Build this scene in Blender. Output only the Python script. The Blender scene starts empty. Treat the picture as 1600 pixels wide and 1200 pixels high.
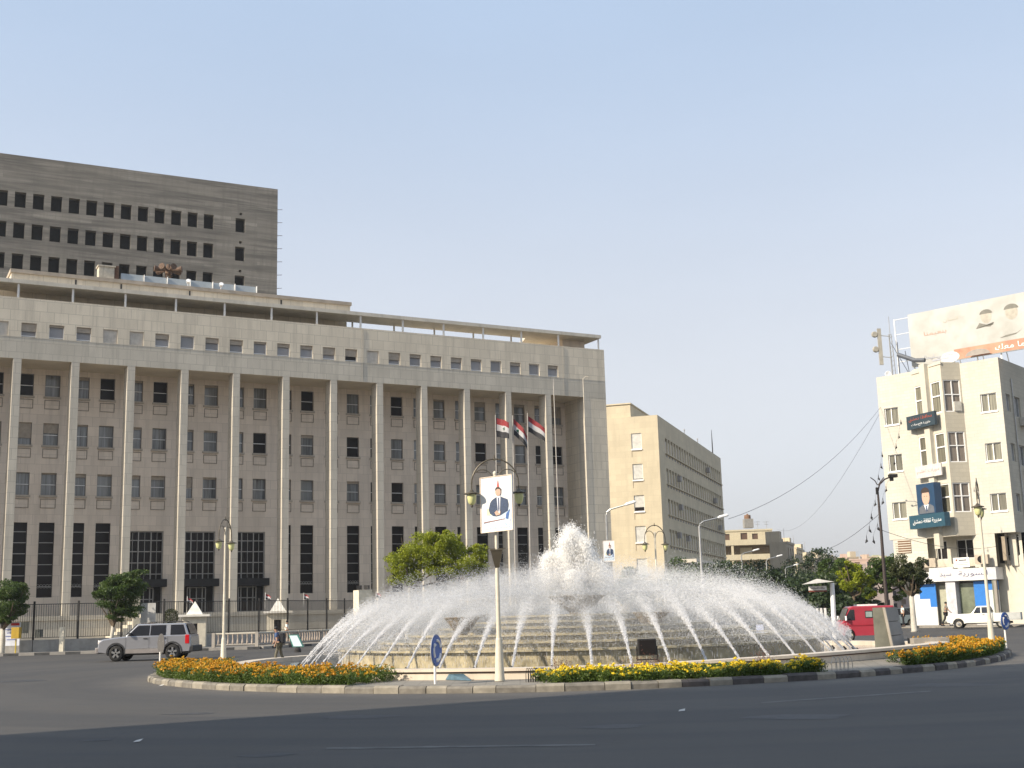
import bpy, bmesh, math, random
import numpy as np
from mathutils import Vector, Matrix
random.seed(7); NR = np.random.default_rng(7)
S = bpy.context.scene
COL = S.collection
R = math.radians
# ------------------------------------------------------------------ camera
CF, CP, CR, CH = 1923.0, R(10.63), R(-1.56), 1.7
def _cam():
    F = np.array([0, math.cos(CP), math.sin(CP)]); X = np.array([1, 0, 0.]); U = np.cross(X, F)
    return F, math.cos(CR)*X+math.sin(CR)*U, -math.sin(CR)*X+math.cos(CR)*U
CAMF, CAMR, CAMU = _cam()
cd = bpy.data.cameras.new('camera'); cam = bpy.data.objects.new('camera', cd); COL.objects.link(cam)
cd.sensor_fit = 'HORIZONTAL'; cd.sensor_width = 36; cd.lens = 36*CF/1600
cd.clip_start = 0.1; cd.clip_end = 6000
cam.matrix_world = Matrix(((CAMR[0], CAMU[0], -CAMF[0], 0), (CAMR[1], CAMU[1], -CAMF[1], 0), (CAMR[2], CAMU[2], -CAMF[2], CH), (0, 0, 0, 1)))
S.camera = cam
# ------------------------------------------------------------------ sky, sun, exposure
SUN_AZ, SUN_EL = 237.5, 32.0
w = bpy.data.worlds.new('World'); S.world = w; w.use_nodes = True
nt = w.node_tree; bg = nt.nodes['Background']
sky = nt.nodes.new('ShaderNodeTexSky'); sky.sky_type = 'NISHITA'; sky.sun_disc = False
sky.sun_elevation = R(SUN_EL); sky.sun_rotation = R(SUN_AZ); sky.altitude = 700
sky.air_density = 1.0; sky.dust_density = 5.0; sky.ozone_density = 1.2
hs = nt.nodes.new('ShaderNodeHueSaturation'); hs.inputs['Saturation'].default_value = .5
tc = nt.nodes.new('ShaderNodeTexCoord'); sz = nt.nodes.new('ShaderNodeSeparateXYZ'); nt.links.new(tc.outputs['Generated'], sz.inputs[0])
rp = nt.nodes.new('ShaderNodeValToRGB'); rp.color_ramp.interpolation = 'EASE'   # dusty summer air: pale grey low down, soft blue above
for i_, (ps, c_) in enumerate(((0.0, (2.2, 2.15, 2.2)), (.13, (2.36, 2.41, 2.55)), (.5, (1.62, 2.12, 2.86)))):
    e_ = rp.color_ramp.elements[i_] if i_ < 2 else rp.color_ramp.elements.new(ps)
    e_.position = ps; e_.color = (*c_, 1)
nt.links.new(sz.outputs[2], rp.inputs[0])
nz_ = nt.nodes.new('ShaderNodeTexNoise'); nz_.inputs['Scale'].default_value = 1.6; nz_.inputs['Detail'].default_value = 5; mpn = nt.nodes.new('ShaderNodeMapping'); mpn.inputs['Scale'].default_value = (1, 1, 3.5)
nt.links.new(tc.outputs['Generated'], mpn.inputs[0]); nt.links.new(mpn.outputs[0], nz_.inputs['Vector'])
nr_ = nt.nodes.new('ShaderNodeMapRange'); nr_.inputs[3].default_value = .965; nr_.inputs[4].default_value = 1.035; nr_.inputs[1].default_value = .3; nr_.inputs[2].default_value = .7; nt.links.new(nz_.outputs['Fac'], nr_.inputs[0])
mx = nt.nodes.new('ShaderNodeMix'); mx.data_type = 'RGBA'; mx.inputs[0].default_value = .8; nt.links.new(sky.outputs[0], hs.inputs['Color']); nt.links.new(hs.outputs[0], mx.inputs[6]); nt.links.new(rp.outputs[0], mx.inputs[7])
sc_ = nt.nodes.new('ShaderNodeVectorMath'); sc_.operation = 'SCALE'; nt.links.new(mx.outputs[2], sc_.inputs[0]); nt.links.new(nr_.outputs[0], sc_.inputs['Scale']); nt.links.new(sc_.outputs[0], bg.inputs[0]); bg.inputs[1].default_value = 0.11
sl = bpy.data.lights.new('sun', 'SUN'); sl.energy = 2.5; sl.angle = R(0.53); sl.color = (1.0, 0.88, 0.71)
so = bpy.data.objects.new('sun', sl); COL.objects.link(so)
tosun = Vector((math.sin(R(SUN_AZ))*math.cos(R(SUN_EL)), math.cos(R(SUN_AZ))*math.cos(R(SUN_EL)), math.sin(R(SUN_EL))))
so.rotation_euler = tosun.to_track_quat('Z', 'Y').to_euler(); so.location = (-60, -40, 80)
S.view_settings.view_transform = 'Standard'; S.view_settings.look = 'None'
S.view_settings.exposure = 1.42; S.view_settings.gamma = 1.0
S.render.engine = 'CYCLES'
S.cycles.transparent_max_bounces = 24; S.cycles.max_bounces = 8

# ------------------------------------------------------------------ pixel <-> world helpers (photo is 1600x1200)
CO = np.array([0, 0, CH])
def ray(x, y): return CAMF+CAMR*(x-800)/CF-CAMU*(y-600)/CF
def at(x, y, Y):
    d = ray(x, y); return CO+d*(Y/d[1])
def gp(x, y, z=0.0):
    d = ray(x, y); return CO+d*((z-CH)/d[2])
def azv(a): return np.array([math.sin(R(a)), math.cos(R(a)), 0.0])

# ------------------------------------------------------------------ materials
MATS = {}
def _new(name):
    m = bpy.data.materials.new(name); m.use_nodes = True; MATS[name] = m
    n = m.node_tree; return m, n, n.nodes['Principled BSDF']
def coords(n): return n.nodes.new('ShaderNodeNewGeometry').outputs['Position']
def mixc(n, fac, a, b):
    x = n.nodes.new('ShaderNodeMix'); x.data_type = 'RGBA'
    for s, v in ((x.inputs[0], fac), (x.inputs[6], a), (x.inputs[7], b)):
        if hasattr(v, 'links') or hasattr(v, 'is_linked'): n.links.new(v, s)
        else: s.default_value = v if isinstance(v, (int, float)) else (*v, 1)
    return x.outputs[2]
def noise(n, vec, scale, detail=3, rough=.55, sc=None):
    t = n.nodes.new('ShaderNodeTexNoise'); t.inputs['Scale'].default_value = scale
    t.inputs['Detail'].default_value = detail; t.inputs['Roughness'].default_value = rough
    if sc:
        mp = n.nodes.new('ShaderNodeMapping'); mp.inputs['Scale'].default_value = sc
        n.links.new(vec, mp.inputs[0]); vec = mp.outputs[0]
    n.links.new(vec, t.inputs['Vector']); return t.outputs['Fac']
def ramp(n, fac, p0, p1, c0=(0, 0, 0), c1=(1, 1, 1)):
    r = n.nodes.new('ShaderNodeValToRGB'); e = r.color_ramp.elements
    e[0].position = p0; e[1].position = p1; e[0].color = (*c0, 1); e[1].color = (*c1, 1)
    n.links.new(fac, r.inputs[0]); return r.outputs[0]
def bump(n, b, h, strength=.2, dist=.02):
    x = n.nodes.new('ShaderNodeBump'); x.inputs['Strength'].default_value = strength; x.inputs['Distance'].default_value = dist
    n.links.new(h, x.inputs['Height']); n.links.new(x.outputs[0], b.inputs['Normal'])
def mat(name, c, rough=.7, metal=0, var=.15, scale=3.0, bs=.1, streak=0, emit=None, c2=None, coat=0, trans=0):
    if name in MATS: return MATS[name]
    m, n, b = _new(name); v = coords(n)
    f = noise(n, v, scale, 4)
    lo = tuple(x*(1-var) for x in c); hi = tuple(min(1, x*(1+var)) for x in (c2 or c))
    col = mixc(n, ramp(n, f, .3, .7), lo, hi)
    if streak:
        s = noise(n, v, 1.0, 4, .6, (2.2, 2.2, .22))
        col = mixc(n, ramp(n, s, .5, .75), col, tuple(x*(1-streak) for x in c))
    n.links.new(col, b.inputs['Base Color'])
    b.inputs['Roughness'].default_value = rough; b.inputs['Metallic'].default_value = metal
    b.inputs['Coat Weight'].default_value = coat; b.inputs['Transmission Weight'].default_value = trans
    if emit: b.inputs['Emission Color'].default_value = (*emit[:3], 1); b.inputs['Emission Strength'].default_value = emit[3]
    if bs: bump(n, b, noise(n, v, scale*6, 3), bs, .01)
    return m
def stone(name, u, nn, c, bw=1.2, bh=.6, mort=.012, streak=.25, var=.1, joint=.75, rough=.85, off=.5, grime=.0):
    """stone cladding laid out along the wall direction u"""
    m, n, b = _new(name); v = coords(n)
    dv = n.nodes.new('ShaderNodeVectorMath'); dv.operation = 'DOT_PRODUCT'; dv.inputs[1].default_value = tuple(u+nn); n.links.new(v, dv.inputs[0])
    sp = n.nodes.new('ShaderNodeSeparateXYZ'); n.links.new(v, sp.inputs[0])
    cb = n.nodes.new('ShaderNodeCombineXYZ'); n.links.new(dv.outputs['Value'], cb.inputs[0]); n.links.new(sp.outputs[2], cb.inputs[1])
    br = n.nodes.new('ShaderNodeTexBrick'); br.offset = off
    n.links.new(cb.outputs[0], br.inputs['Vector']); br.inputs['Scale'].default_value = 1
    br.inputs['Mortar Size'].default_value = mort; br.inputs['Mortar Smooth'].default_value = .2
    br.inputs['Brick Width'].default_value = bw; br.inputs['Row Height'].default_value = bh; br.inputs['Bias'].default_value = 0
    br.inputs['Color1'].default_value = (*[x*(1-var) for x in c], 1); br.inputs['Color2'].default_value = (*[min(1, x*(1+var)) for x in c], 1)
    br.inputs['Mortar'].default_value = (*[x*joint for x in c], 1)
    s = noise(n, cb.outputs[0], 1.0, 5, .65, (1.6, .13, 1))
    col = mixc(n, ramp(n, s, .48, .78), br.outputs['Color'], tuple(x*(1-streak) for x in c))
    f = noise(n, v, .35, 5)
    col = mixc(n, ramp(n, f, .35, .75), col, mixc(n, .5, col, tuple(x*(1-.3) for x in c)))
    n.links.new(col, b.inputs['Base Color']); b.inputs['Roughness'].default_value = rough
    bump(n, b, br.outputs['Fac'], -.3, .01)
    return m
# ------------------------------------------------------------------ mesh builder
ORG = {}
class MB:
    def __init__(s): s.v = []; s.f = []; s.m = []
    def add(s, vs, fs, mi=0):
        o = len(s.v); s.v += [tuple(map(float, p)) for p in vs]; s.f += [tuple(i+o for i in f) for f in fs]; s.m += [mi]*len(fs); return s
    def hexa(s, p, mi=0):   # 8 points: bottom 4 (ccw) + top 4
        return s.add(p, [(3, 2, 1, 0), (4, 5, 6, 7), (0, 1, 5, 4), (1, 2, 6, 5), (2, 3, 7, 6), (3, 0, 4, 7)], mi)
    def box(s, c, d, mi=0, rz=0.0):
        x, y, z = d[0]/2, d[1]/2, d[2]/2; cs, sn = math.cos(rz), math.sin(rz)
        P = [(-x, -y, -z), (x, -y, -z), (x, y, -z), (-x, y, -z), (-x, -y, z), (x, -y, z), (x, y, z), (-x, y, z)]
        return s.hexa([(c[0]+a*cs-b*sn, c[1]+a*sn+b*cs, c[2]+e) for a, b, e in P], mi)
    def tube(s, path, rad, n=8, mi=0, cap=True):
        path = [Vector(p) for p in path]
        if not hasattr(rad, '__len__'): rad = [rad]*len(path)
        rings = []; up = Vector((0, 0, 1))
        for i, p in enumerate(path):
            t = (path[min(i+1, len(path)-1)]-path[max(i-1, 0)]).normalized()
            a = up if abs(t.dot(up)) < .95 else Vector((0, 1, 0))
            e1 = t.cross(a).normalized(); e2 = t.cross(e1).normalized()
            rings.append([p+(e1*math.cos(2*math.pi*k/n)+e2*math.sin(2*math.pi*k/n))*rad[i] for k in range(n)])
        vs = [q for r in rings for q in r]; fs = []
        for i in range(len(path)-1):
            for k in range(n):
                fs.append((i*n+k, i*n+(k+1) % n, (i+1)*n+(k+1) % n, (i+1)*n+k))
        if cap: fs.append(tuple(range(n-1, -1, -1))); fs.append(tuple((len(path)-1)*n+k for k in range(n)))
        return s.add(vs, fs, mi)
    def lathe(s, prof, c=(0, 0, 0), n=24, mi=0, axis='z', a0=0, a1=2*math.pi):
        full = abs(a1-a0-2*math.pi) < 1e-6; k = n if full else n+1; vs = []
        for r, z in prof:
            for i in range(k):
                a = a0+(a1-a0)*i/n
                if axis == 'z': vs.append((c[0]+r*math.cos(a), c[1]+r*math.sin(a), c[2]+z))
                else: vs.append((c[0]+r*math.cos(a), c[1]+z, c[2]+r*math.sin(a)))
        fs = []
        for j in range(len(prof)-1):
            for i in range(k if full else k-1):
                fs.append((j*k+i, j*k+(i+1) % k, (j+1)*k+(i+1) % k, (j+1)*k+i))
        return s.add(vs, fs, mi)
    def prism(s, poly, d, mi=0):   # planar 3D poly extruded by vector d
        n = len(poly); P = [tuple(p) for p in poly]; Q = [tuple(np.array(p)+np.array(d)) for p in poly]
        return s.add(P+Q, [tuple(range(n-1, -1, -1)), tuple(range(n, 2*n))]+[(i, (i+1) % n, n+(i+1) % n, n+i) for i in range(n)], mi)
    def build(s, name, mats, parent=None, smooth=False, bevel=0, org=None):
        me = bpy.data.meshes.new(name)
        o = bpy.data.objects.new(name, me)
        if org is None: org = ORG.get(parent.name, (0, 0, 0)) if parent else (0, 0, 0)
        V = np.array(s.v, float)-np.array(org, float)
        me.from_pydata(V.tolist(), [], s.f)
        if not isinstance(mats, (list, tuple)): mats = [mats]
        for m in mats: me.materials.append(m)
        me.polygons.foreach_set('material_index', s.m)
        if smooth: me.polygons.foreach_set('use_smooth', [True]*len(s.f))
        me.update(); bm = bmesh.new(); bm.from_mesh(me); bmesh.ops.recalc_face_normals(bm, faces=bm.faces); bm.to_mesh(me); bm.free()
        COL.objects.link(o)
        if parent: o.parent = parent
        else: o.location = org
        ORG[o.name] = tuple(org)
        if bevel:
            b = o.modifiers.new('bevel', 'BEVEL'); b.width = bevel; b.segments = 2; b.limit_method = 'ANGLE'
        return o
def tag(o, label=None, cat=None, group=None, kind=None):
    if label: o['label'] = label
    if cat: o['category'] = cat
    if group: o['group'] = group
    if kind: o['kind'] = kind
    return o
def thing(name, label, cat, loc=(0, 0, 0), group=None):
    o = bpy.data.objects.new(name, None); COL.objects.link(o); o.location = tuple(map(float, loc)); ORG[o.name] = tuple(map(float, loc))
    o.empty_display_size = .3
    return tag(o, label, cat, group)
def dup(o, loc=None, rz=None, label=None, parent=None):
    c = o.copy(); COL.objects.link(c)
    if parent: c.parent = parent
    if loc is not None: c.location = tuple(map(float, loc))
    if rz is not None: c.rotation_euler = (0, 0, rz)
    if label: c['label'] = label
    for ch in list(o.children): dup(ch, parent=c)
    return c
class Fr:
    """wall frame: t along the wall, d into the building, z up"""
    def __init__(s, P0, az, flip=1):
        s.P = np.array([P0[0], P0[1], 0.0]); s.u = azv(az); s.n = np.array([-s.u[1], s.u[0], 0.0])*flip
        s.rz = math.atan2(s.u[1], s.u[0])
    def p(s, t, d, z): return s.P+s.u*t+s.n*d+np.array([0, 0, z])
    def box(s, mb, t0, t1, d0, d1, z0, z1, mi=0):
        return mb.hexa([s.p(t0, d0, z0), s.p(t1, d0, z0), s.p(t1, d1, z0), s.p(t0, d1, z0), s.p(t0, d0, z1), s.p(t1, d0, z1), s.p(t1, d1, z1), s.p(t0, d1, z1)], mi)
    def wall(s, mb, t0, t1, z0, z1, d, holes, rec=.25, mi=0, rmi=None):
        """wall face at depth d with rectangular holes (ta,tb,za,zb) and reveals of depth rec"""
        if rmi is None: rmi = mi
        ts = sorted({t0, t1, *[h[0] for h in holes], *[h[1] for h in holes]}); zs = sorted({z0, z1, *[h[2] for h in holes], *[h[3] for h in holes]})
        ts = [t for t in ts if t0 <= t <= t1]; zs = [z for z in zs if z0 <= z <= z1]
        for i in range(len(ts)-1):
            for j in range(len(zs)-1):
                tm = (ts[i]+ts[i+1])/2; zm = (zs[j]+zs[j+1])/2
                if any(h[0] < tm < h[1] and h[2] < zm < h[3] for h in holes): continue
                mb.add([s.p(ts[i], d, zs[j]), s.p(ts[i+1], d, zs[j]), s.p(ts[i+1], d, zs[j+1]), s.p(ts[i], d, zs[j+1])], [(0, 1, 2, 3)], mi)
        for a, b, e, f in holes:
            for q in (((a, e), (a, f)), ((a, f), (b, f)), ((b, f), (b, e)), ((b, e), (a, e))):
                (x0, y0), (x1, y1) = q
                mb.add([s.p(x0, d, y0), s.p(x1, d, y1), s.p(x1, d+rec, y1), s.p(x0, d+rec, y0)], [(0, 1, 2, 3)], rmi)
    def frame(s, mb, a, b, e, f, d, w=.06, th=.06, mull=(), trans=(), mi=0, tmi=None):
        """window frame filling hole a..b, e..f with optional mullions (t) and transoms (z)"""
        s.box(mb, a, a+w, d, d+th, e, f, mi); s.box(mb, b-w, b, d, d+th, e, f, mi)
        s.box(mb, a+w, b-w, d, d+th, e, e+w, mi); s.box(mb, a+w, b-w, d, d+th, f-w, f, mi)
        for t in mull: s.box(mb, t-w/2, t+w/2, d, d+th, e+w, f-w, mi)
        for z in trans: s.box(mb, a+w, b-w, d+.003, d+th-.003, z-w/2, z+w/2, mi if tmi is None else tmi)
# glass with curtains / blinds showing behind
def glassmat(name, c, rough=.12, fold=0, var=.5):
    m, n, b = _new(name); oi = n.nodes.new('ShaderNodeObjectInfo'); v = coords(n)
    lo = tuple(x*(1-var) for x in c); hi = tuple(x*(1+var) for x in c)
    col = mixc(n, oi.outputs['Random'], lo, hi)
    if fold:
        f = noise(n, v, 1, 3, .6, (7, 7, .25)); col = mixc(n, ramp(n, f, .35, .65), col, tuple(x*fold for x in c))
    n.links.new(col, b.inputs['Base Color']); b.inputs['Roughness'].default_value = rough
    b.inputs['Specular IOR Level'].default_value = .6
    return m
BU = azv(61.74); BN = np.array([-BU[1], BU[0], 0])
M_bank = stone('bank_limestone', BU, BN, (.70, .62, .49), 1.15, .9, .022, .3, .06, .68)
M_bankback = stone('bank_rear_limestone', BU, BN, (.74, .64, .53), 1.15, .86, .018, .24, .06, .74)
M_plinth = stone('bank_plinth_stone', BU, BN, (.52, .47, .38), 1.6, .8, .015, .25, .06, .8)
M_soffit = mat('soffit_plaster', (.60, .52, .40), .9, var=.08, scale=.6)
M_canopy = mat('canopy_concrete', (.60, .55, .46), .85, var=.1, scale=.8, streak=.2)
M_post = mat('post_white_paint', (.72, .70, .66), .5, var=.04)
M_winframe = mat('window_aluminium', (.60, .60, .58), .4, .3, var=.05, bs=0)
M_wintrim = mat('dark_metal_grille', (.05, .045, .045), .5, .2, var=.1, bs=0)
M_grid = mat('pale_metal_glazing_bar', (.30, .29, .27), .5, .2, var=.1, bs=0)
G_bank = glassmat('bank_window_glass', (.12, .125, .125), .1, 2.1, .7)
G_blind = glassmat('grey_roller_blind', (.24, .24, .25), .5, 0, .18)
G_dark = glassmat('dark_glass', (.014, .012, .012), .3, 0, .3); G_dark.node_tree.nodes['Principled BSDF'].inputs['Specular IOR Level'].default_value = .2
G_tower = mat('dark_unlit_interior', (.01, .01, .01), 1, var=.3, bs=0)
TU = azv(63.3); TN = np.array([-TU[1], TU[0], 0])
M_tower = stone('raw_board_concrete', TU, TN, (.28, .255, .215), 7.3, .55, .03, .35, .22, .8, .95)
def _tw():
    n = M_tower.node_tree; b = n.nodes['Principled BSDF']; src = b.inputs['Base Color'].links[0].from_socket; v = coords(n)
    f = noise(n, v, 1, 6, .65, (.09, .09, 1.7)); g = noise(n, v, .11, 4, .6)
    c = mixc(n, ramp(n, f, .42, .62), src, (.14, .128, .11)); c = mixc(n, ramp(n, g, .45, .7), c, mixc(n, .4, c, (.30, .27, .22))); n.links.new(c, b.inputs['Base Color'])
_tw()
M_asphalt = None
M_white = mat('white_paint', (.78, .76, .72), .5, var=.05, bs=.05)
M_whitemetal = mat('white_metal', (.80, .80, .79), .35, var=.03, bs=0)
M_black = mat('black_iron', (.028, .026, .025), .5, .3, var=.2, bs=0)
M_galv = mat('galvanised_steel', (.42, .42, .41), .4, .7, var=.1, bs=0)
M_pole = mat('cream_pole_paint', (.62, .57, .46), .5, var=.12, scale=6, streak=.2)
M_brass = mat('lantern_dark_metal', (.10, .085, .06), .5, .3, var=.15, bs=0)
M_yglass = mat('lantern_yellow_glass', (.62, .62, .30), .25, var=.1, scale=5, bs=0)
M_conc = mat('concrete', (.33, .30, .26), .9, var=.15, scale=2, streak=.25)
M_tyre = mat('tyre_rubber', (.012, .012, .012), .8, var=.1, bs=0)
M_rim = mat('wheel_alloy', (.60, .60, .60), .25, .9, var=.05, bs=0)
M_carglass = mat('tinted_car_glass', (.012, .014, .020), .04, var=.1, bs=0, coat=1)
M_rubber = mat('dark_plastic_trim', (.022, .022, .024), .6, var=.1, bs=0)
M_skin = mat('skin', (.36, .21, .14), .6, var=.05, bs=0)
M_hair = mat('black_hair', (.012, .01, .009), .6, var=.2, bs=0)
M_bark = mat('bark', (.10, .075, .05), .9, var=.3, scale=8, bs=.4)
M_lime = mat('limewashed_trunk', (.46, .43, .37), .9, var=.12, scale=6, bs=.2)
def leafmat(name, c1, c2, tr=.35):
    m, n, b = _new(name); g = n.nodes.new('ShaderNodeNewGeometry')
    f = noise(n, g.outputs['Position'], 1.3, 2)
    k = mixc(n, ramp(n, f, .35, .65), c1, c2)
    k = mixc(n, g.outputs['Random Per Island'], k, mixc(n, .55, k, c1))
    n.links.new(k, b.inputs['Base Color']); b.inputs['Roughness'].default_value = .55
    t = n.nodes.new('ShaderNodeBsdfTranslucent'); n.links.new(k, t.inputs[0])
    x = n.nodes.new('ShaderNodeMixShader'); x.inputs[0].default_value = tr
    n.links.new(b.outputs[0], x.inputs[1]); n.links.new(t.outputs[0], x.inputs[2])
    n.links.new(x.outputs[0], n.nodes['Material Output'].inputs[0]); return m
L_bright = leafmat('bright_green_leaves', (.19, .23, .008), (.37, .41, .022), .4)
L_mid = leafmat('green_leaves', (.045, .085, .015), (.10, .15, .025))
L_dark = leafmat('dark_green_leaves', (.022, .042, .012), (.045, .07, .02), .25)
L_olive = leafmat('olive_green_leaves', (.05, .065, .022), (.09, .10, .035))
L_bed = leafmat('marigold_leaves', (.075, .12, .018), (.12, .18, .03), .35)
L_pet = leafmat('orange_marigold_petals', (.55, .26, .01), (.68, .42, .02), .2)
L_pety = leafmat('yellow_marigold_petals', (.80, .58, .02), (.92, .74, .04), .2)
L_twig = leafmat('reddish_twigs', (.10, .03, .02), (.20, .08, .05), .1)

def asphalt():
    m, n, b = _new('worn_asphalt'); v = coords(n)
    f1 = noise(n, v, .12, 5, .6); f2 = noise(n, v, 1.1, 4, .6, (.35, 1.6, 1)); f3 = noise(n, v, 60, 2)
    c = mixc(n, ramp(n, f1, .3, .7), (.042, .0385, .034), (.068, .062, .055))
    c = mixc(n, ramp(n, f2, .45, .8), c, (.040, .040, .041))
    sm = n.nodes.new('ShaderNodeMath'); sm.operation = 'MULTIPLY'; n.links.new(f3, sm.inputs[0]); sm.inputs[1].default_value = .35
    c = mixc(n, sm.outputs[0], c, (.105, .10, .092))
    sb = n.nodes.new('ShaderNodeVectorMath'); sb.operation = 'SUBTRACT'; sb.inputs[1].default_value = (2.2, 42.3, 0); n.links.new(v, sb.inputs[0])
    ln = n.nodes.new('ShaderNodeVectorMath'); ln.operation = 'LENGTH'; n.links.new(sb.outputs[0], ln.inputs[0])
    cx = n.nodes.new('ShaderNodeCombineXYZ'); n.links.new(ln.outputs['Value'], cx.inputs[0]); wv = noise(n, v, .15, 2); n.links.new(wv, cx.inputs[1])
    tr = noise(n, cx.outputs[0], .55, 3, .5)
    c = mixc(n, ramp(n, tr, .42, .62), c, mixc(n, .6, c, (.034, .034, .036)))
    dl = n.nodes.new('ShaderNodeMapRange'); dl.inputs[1].default_value = 16.2; dl.inputs[2].default_value = 14.0; n.links.new(ln.outputs['Value'], dl.inputs[0])
    dm = n.nodes.new('ShaderNodeMath'); dm.operation = 'MULTIPLY'; n.links.new(dl.outputs[0], dm.inputs[0]); n.links.new(noise(n, v, .9, 4), dm.inputs[1])
    c = mixc(n, dm.outputs[0], c, (.15, .135, .115))
    vo = n.nodes.new('ShaderNodeTexVoronoi'); vo.feature = 'DISTANCE_TO_EDGE'; vo.inputs['Scale'].default_value = .16
    wn = n.nodes.new('ShaderNodeTexNoise'); wn.inputs['Scale'].default_value = .8; n.links.new(v, wn.inputs['Vector'])
    va = n.nodes.new('ShaderNodeVectorMath'); va.operation = 'ADD'; n.links.new(v, va.inputs[0])
    vs = n.nodes.new('ShaderNodeVectorMath'); vs.operation = 'SCALE'; vs.inputs['Scale'].default_value = 2.5; n.links.new(wn.outputs['Color'], vs.inputs[0])
    n.links.new(vs.outputs[0], va.inputs[1]); n.links.new(va.outputs[0], vo.inputs['Vector'])
    c = mixc(n, ramp(n, vo.outputs[0], .0, .012, (.45, .45, .45), (0, 0, 0)), c, (.05, .05, .05))
    n.links.new(c, b.inputs['Base Color']); b.inputs['Roughness'].default_value = .8
    bump(n, b, f3, .5, .01); return m
M_asphalt = asphalt()
def pavemat(name, c, sz=.4):
    m, n, b = _new(name); v = coords(n)
    br = n.nodes.new('ShaderNodeTexBrick'); br.offset = 0; n.links.new(v, br.inputs['Vector']); br.inputs['Scale'].default_value = 1
    br.inputs['Brick Width'].default_value = sz; br.inputs['Row Height'].default_value = sz; br.inputs['Mortar Size'].default_value = .012
    br.inputs['Color1'].default_value = (*[x*.92 for x in c], 1); br.inputs['Color2'].default_value = (*[x*1.08 for x in c], 1); br.inputs['Mortar'].default_value = (*[x*.65 for x in c], 1)
    f = noise(n, v, .9, 5, .6); col = mixc(n, ramp(n, f, .4, .8), br.outputs['Color'], tuple(x*.7 for x in c))
    n.links.new(col, b.inputs['Base Color']); b.inputs['Roughness'].default_value = .85; return m
M_pave = pavemat('paving_slabs', (.25, .228, .192)); M_side = pavemat('sidewalk_slabs', (.25, .23, .20), .5)
M_kerbA = mat('pale_kerb_stone', (.25, .225, .18), .85, var=.22, scale=5, bs=.3)
M_kerbC = mat('weathered_dark_kerb_stone', (.165, .15, .125), .85, var=.3, scale=5, bs=.3)
M_kerbB = mat('dark_kerb_stone', (.075, .066, .062), .85, var=.3, scale=5, bs=.3)
# ------------------------------------------------------------------ ground, road, kerbs
g = MB(); G = 3000
g.add([(-G, -600, -.02), (G, -600, -.02), (G, G, -.02), (-G, G, -.02)], [(0, 1, 2, 3)])
tag(g.build('ground', mat('dusty_earth', (.20, .17, .13), .95, var=.2, scale=.05)), kind='structure')
g = MB(); g.add([(-140, -60, 0), (140, -60, 0), (140, 330, 0), (-140, 330, 0)], [(0, 1, 2, 3)])
tag(g.build('road', M_asphalt), kind='structure')
C0 = np.array([2.2, 42.3])
def w_rise(th):  # the paving climbs a little towards the basin on the right-hand front side
    d = (math.degrees(th)+40+180) % 360-180
    return math.cos(R(min(90, abs(d)*90/62)))**2
_rk = [(-180, 14.3), (-149, 13.8), (-131, 13.9), (-113, 14.2), (-100, 14.3), (-88, 14.0), (-74, 13.4), (-53, 12.9), (-30, 12.9), (-16, 13.2), (0, 14.2), (30, 14.6), (90, 14.4), (150, 14.3), (180, 14.3)]
def r_kerb(th):
    a = (math.degrees(th)+180) % 360-180
    return float(np.interp(a, [x for x, _ in _rk], [y for _, y in _rk]))
RIM = 11.5
def cpt(th, r, z): return (C0[0]+r*math.cos(th), C0[1]+r*math.sin(th), z)
def z_isl(th, r): 
    k = max(0, min(1, (r_kerb(th)-.3-r)/(r_kerb(th)-.3-RIM)))
    return .15+.17*w_rise(th)*k
N = 180
g = MB(); rs = lambda th: [RIM-1.5]+[RIM+(r_kerb(th)-.28-RIM)*i/6 for i in range(7)]
vs = []; fs = []
for i in range(N):
    th = 2*math.pi*i/N
    for r in rs(th): vs.append(cpt(th, r, z_isl(th, r)))
for i in range(N):
    for j in range(7): fs.append((i*8+j, i*8+j+1, ((i+1) % N)*8+j+1, ((i+1) % N)*8+j))
g.add(vs, fs); tag(g.build('roundabout_pavement', M_pave), kind='structure')
g = MB(); th = -math.pi; k = 0
while th < math.pi-.02:
    r0 = r_kerb(th); L = random.uniform(.58, .95) if k % 2 else random.uniform(.5, .75); dth = L/r0; t1 = min(th+dth, math.pi)
    a, b = th+.004/r0*2, t1-.004/r0*2; dz = random.uniform(-.012, .012); dr = random.uniform(-.02, .02)
    def q(t, r, z): return cpt(t, r+dr, z)
    za = .165+dz
    ra, rb = r_kerb(a), r_kerb(b)
    g.add([q(a, ra-.3, .0), q(a, ra, 0), q(b, rb, 0), q(b, rb-.3, 0), q(a, ra-.3, za), q(a, ra-.05, za), q(b, rb-.05, za), q(b, rb-.3, za), q(a, ra, za-.05), q(b, rb, za-.05)],
          [(4, 5, 6, 7), (5, 8, 9, 6), (8, 1, 2, 9), (0, 1, 8, 5, 4), (2, 3, 7, 6, 9)], (1 if th > R(-88) else 2) if k % 2 else 0)
    th = t1; k += 1
tag(g.build('roundabout_kerb', [M_kerbA, M_kerbB, M_kerbC]), kind='structure')
g = MB(); P = [gp(510, 1168, .004), gp(930, 1162.5, .004), gp(930, 1164.5, .004), gp(510, 1170.5, .004)]
g.add(P, [(0, 1, 2, 3)]); P = [gp(1190, 1097, .004), gp(1455, 1079, .004), gp(1455, 1080.5, .004), gp(1190, 1098.6, .004)]
g.add(P, [(0, 1, 2, 3)])
tag(g.build('road_marking', mat('worn_white_line', (.115, .112, .108), .8, var=.4, scale=3)), kind='structure')
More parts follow.
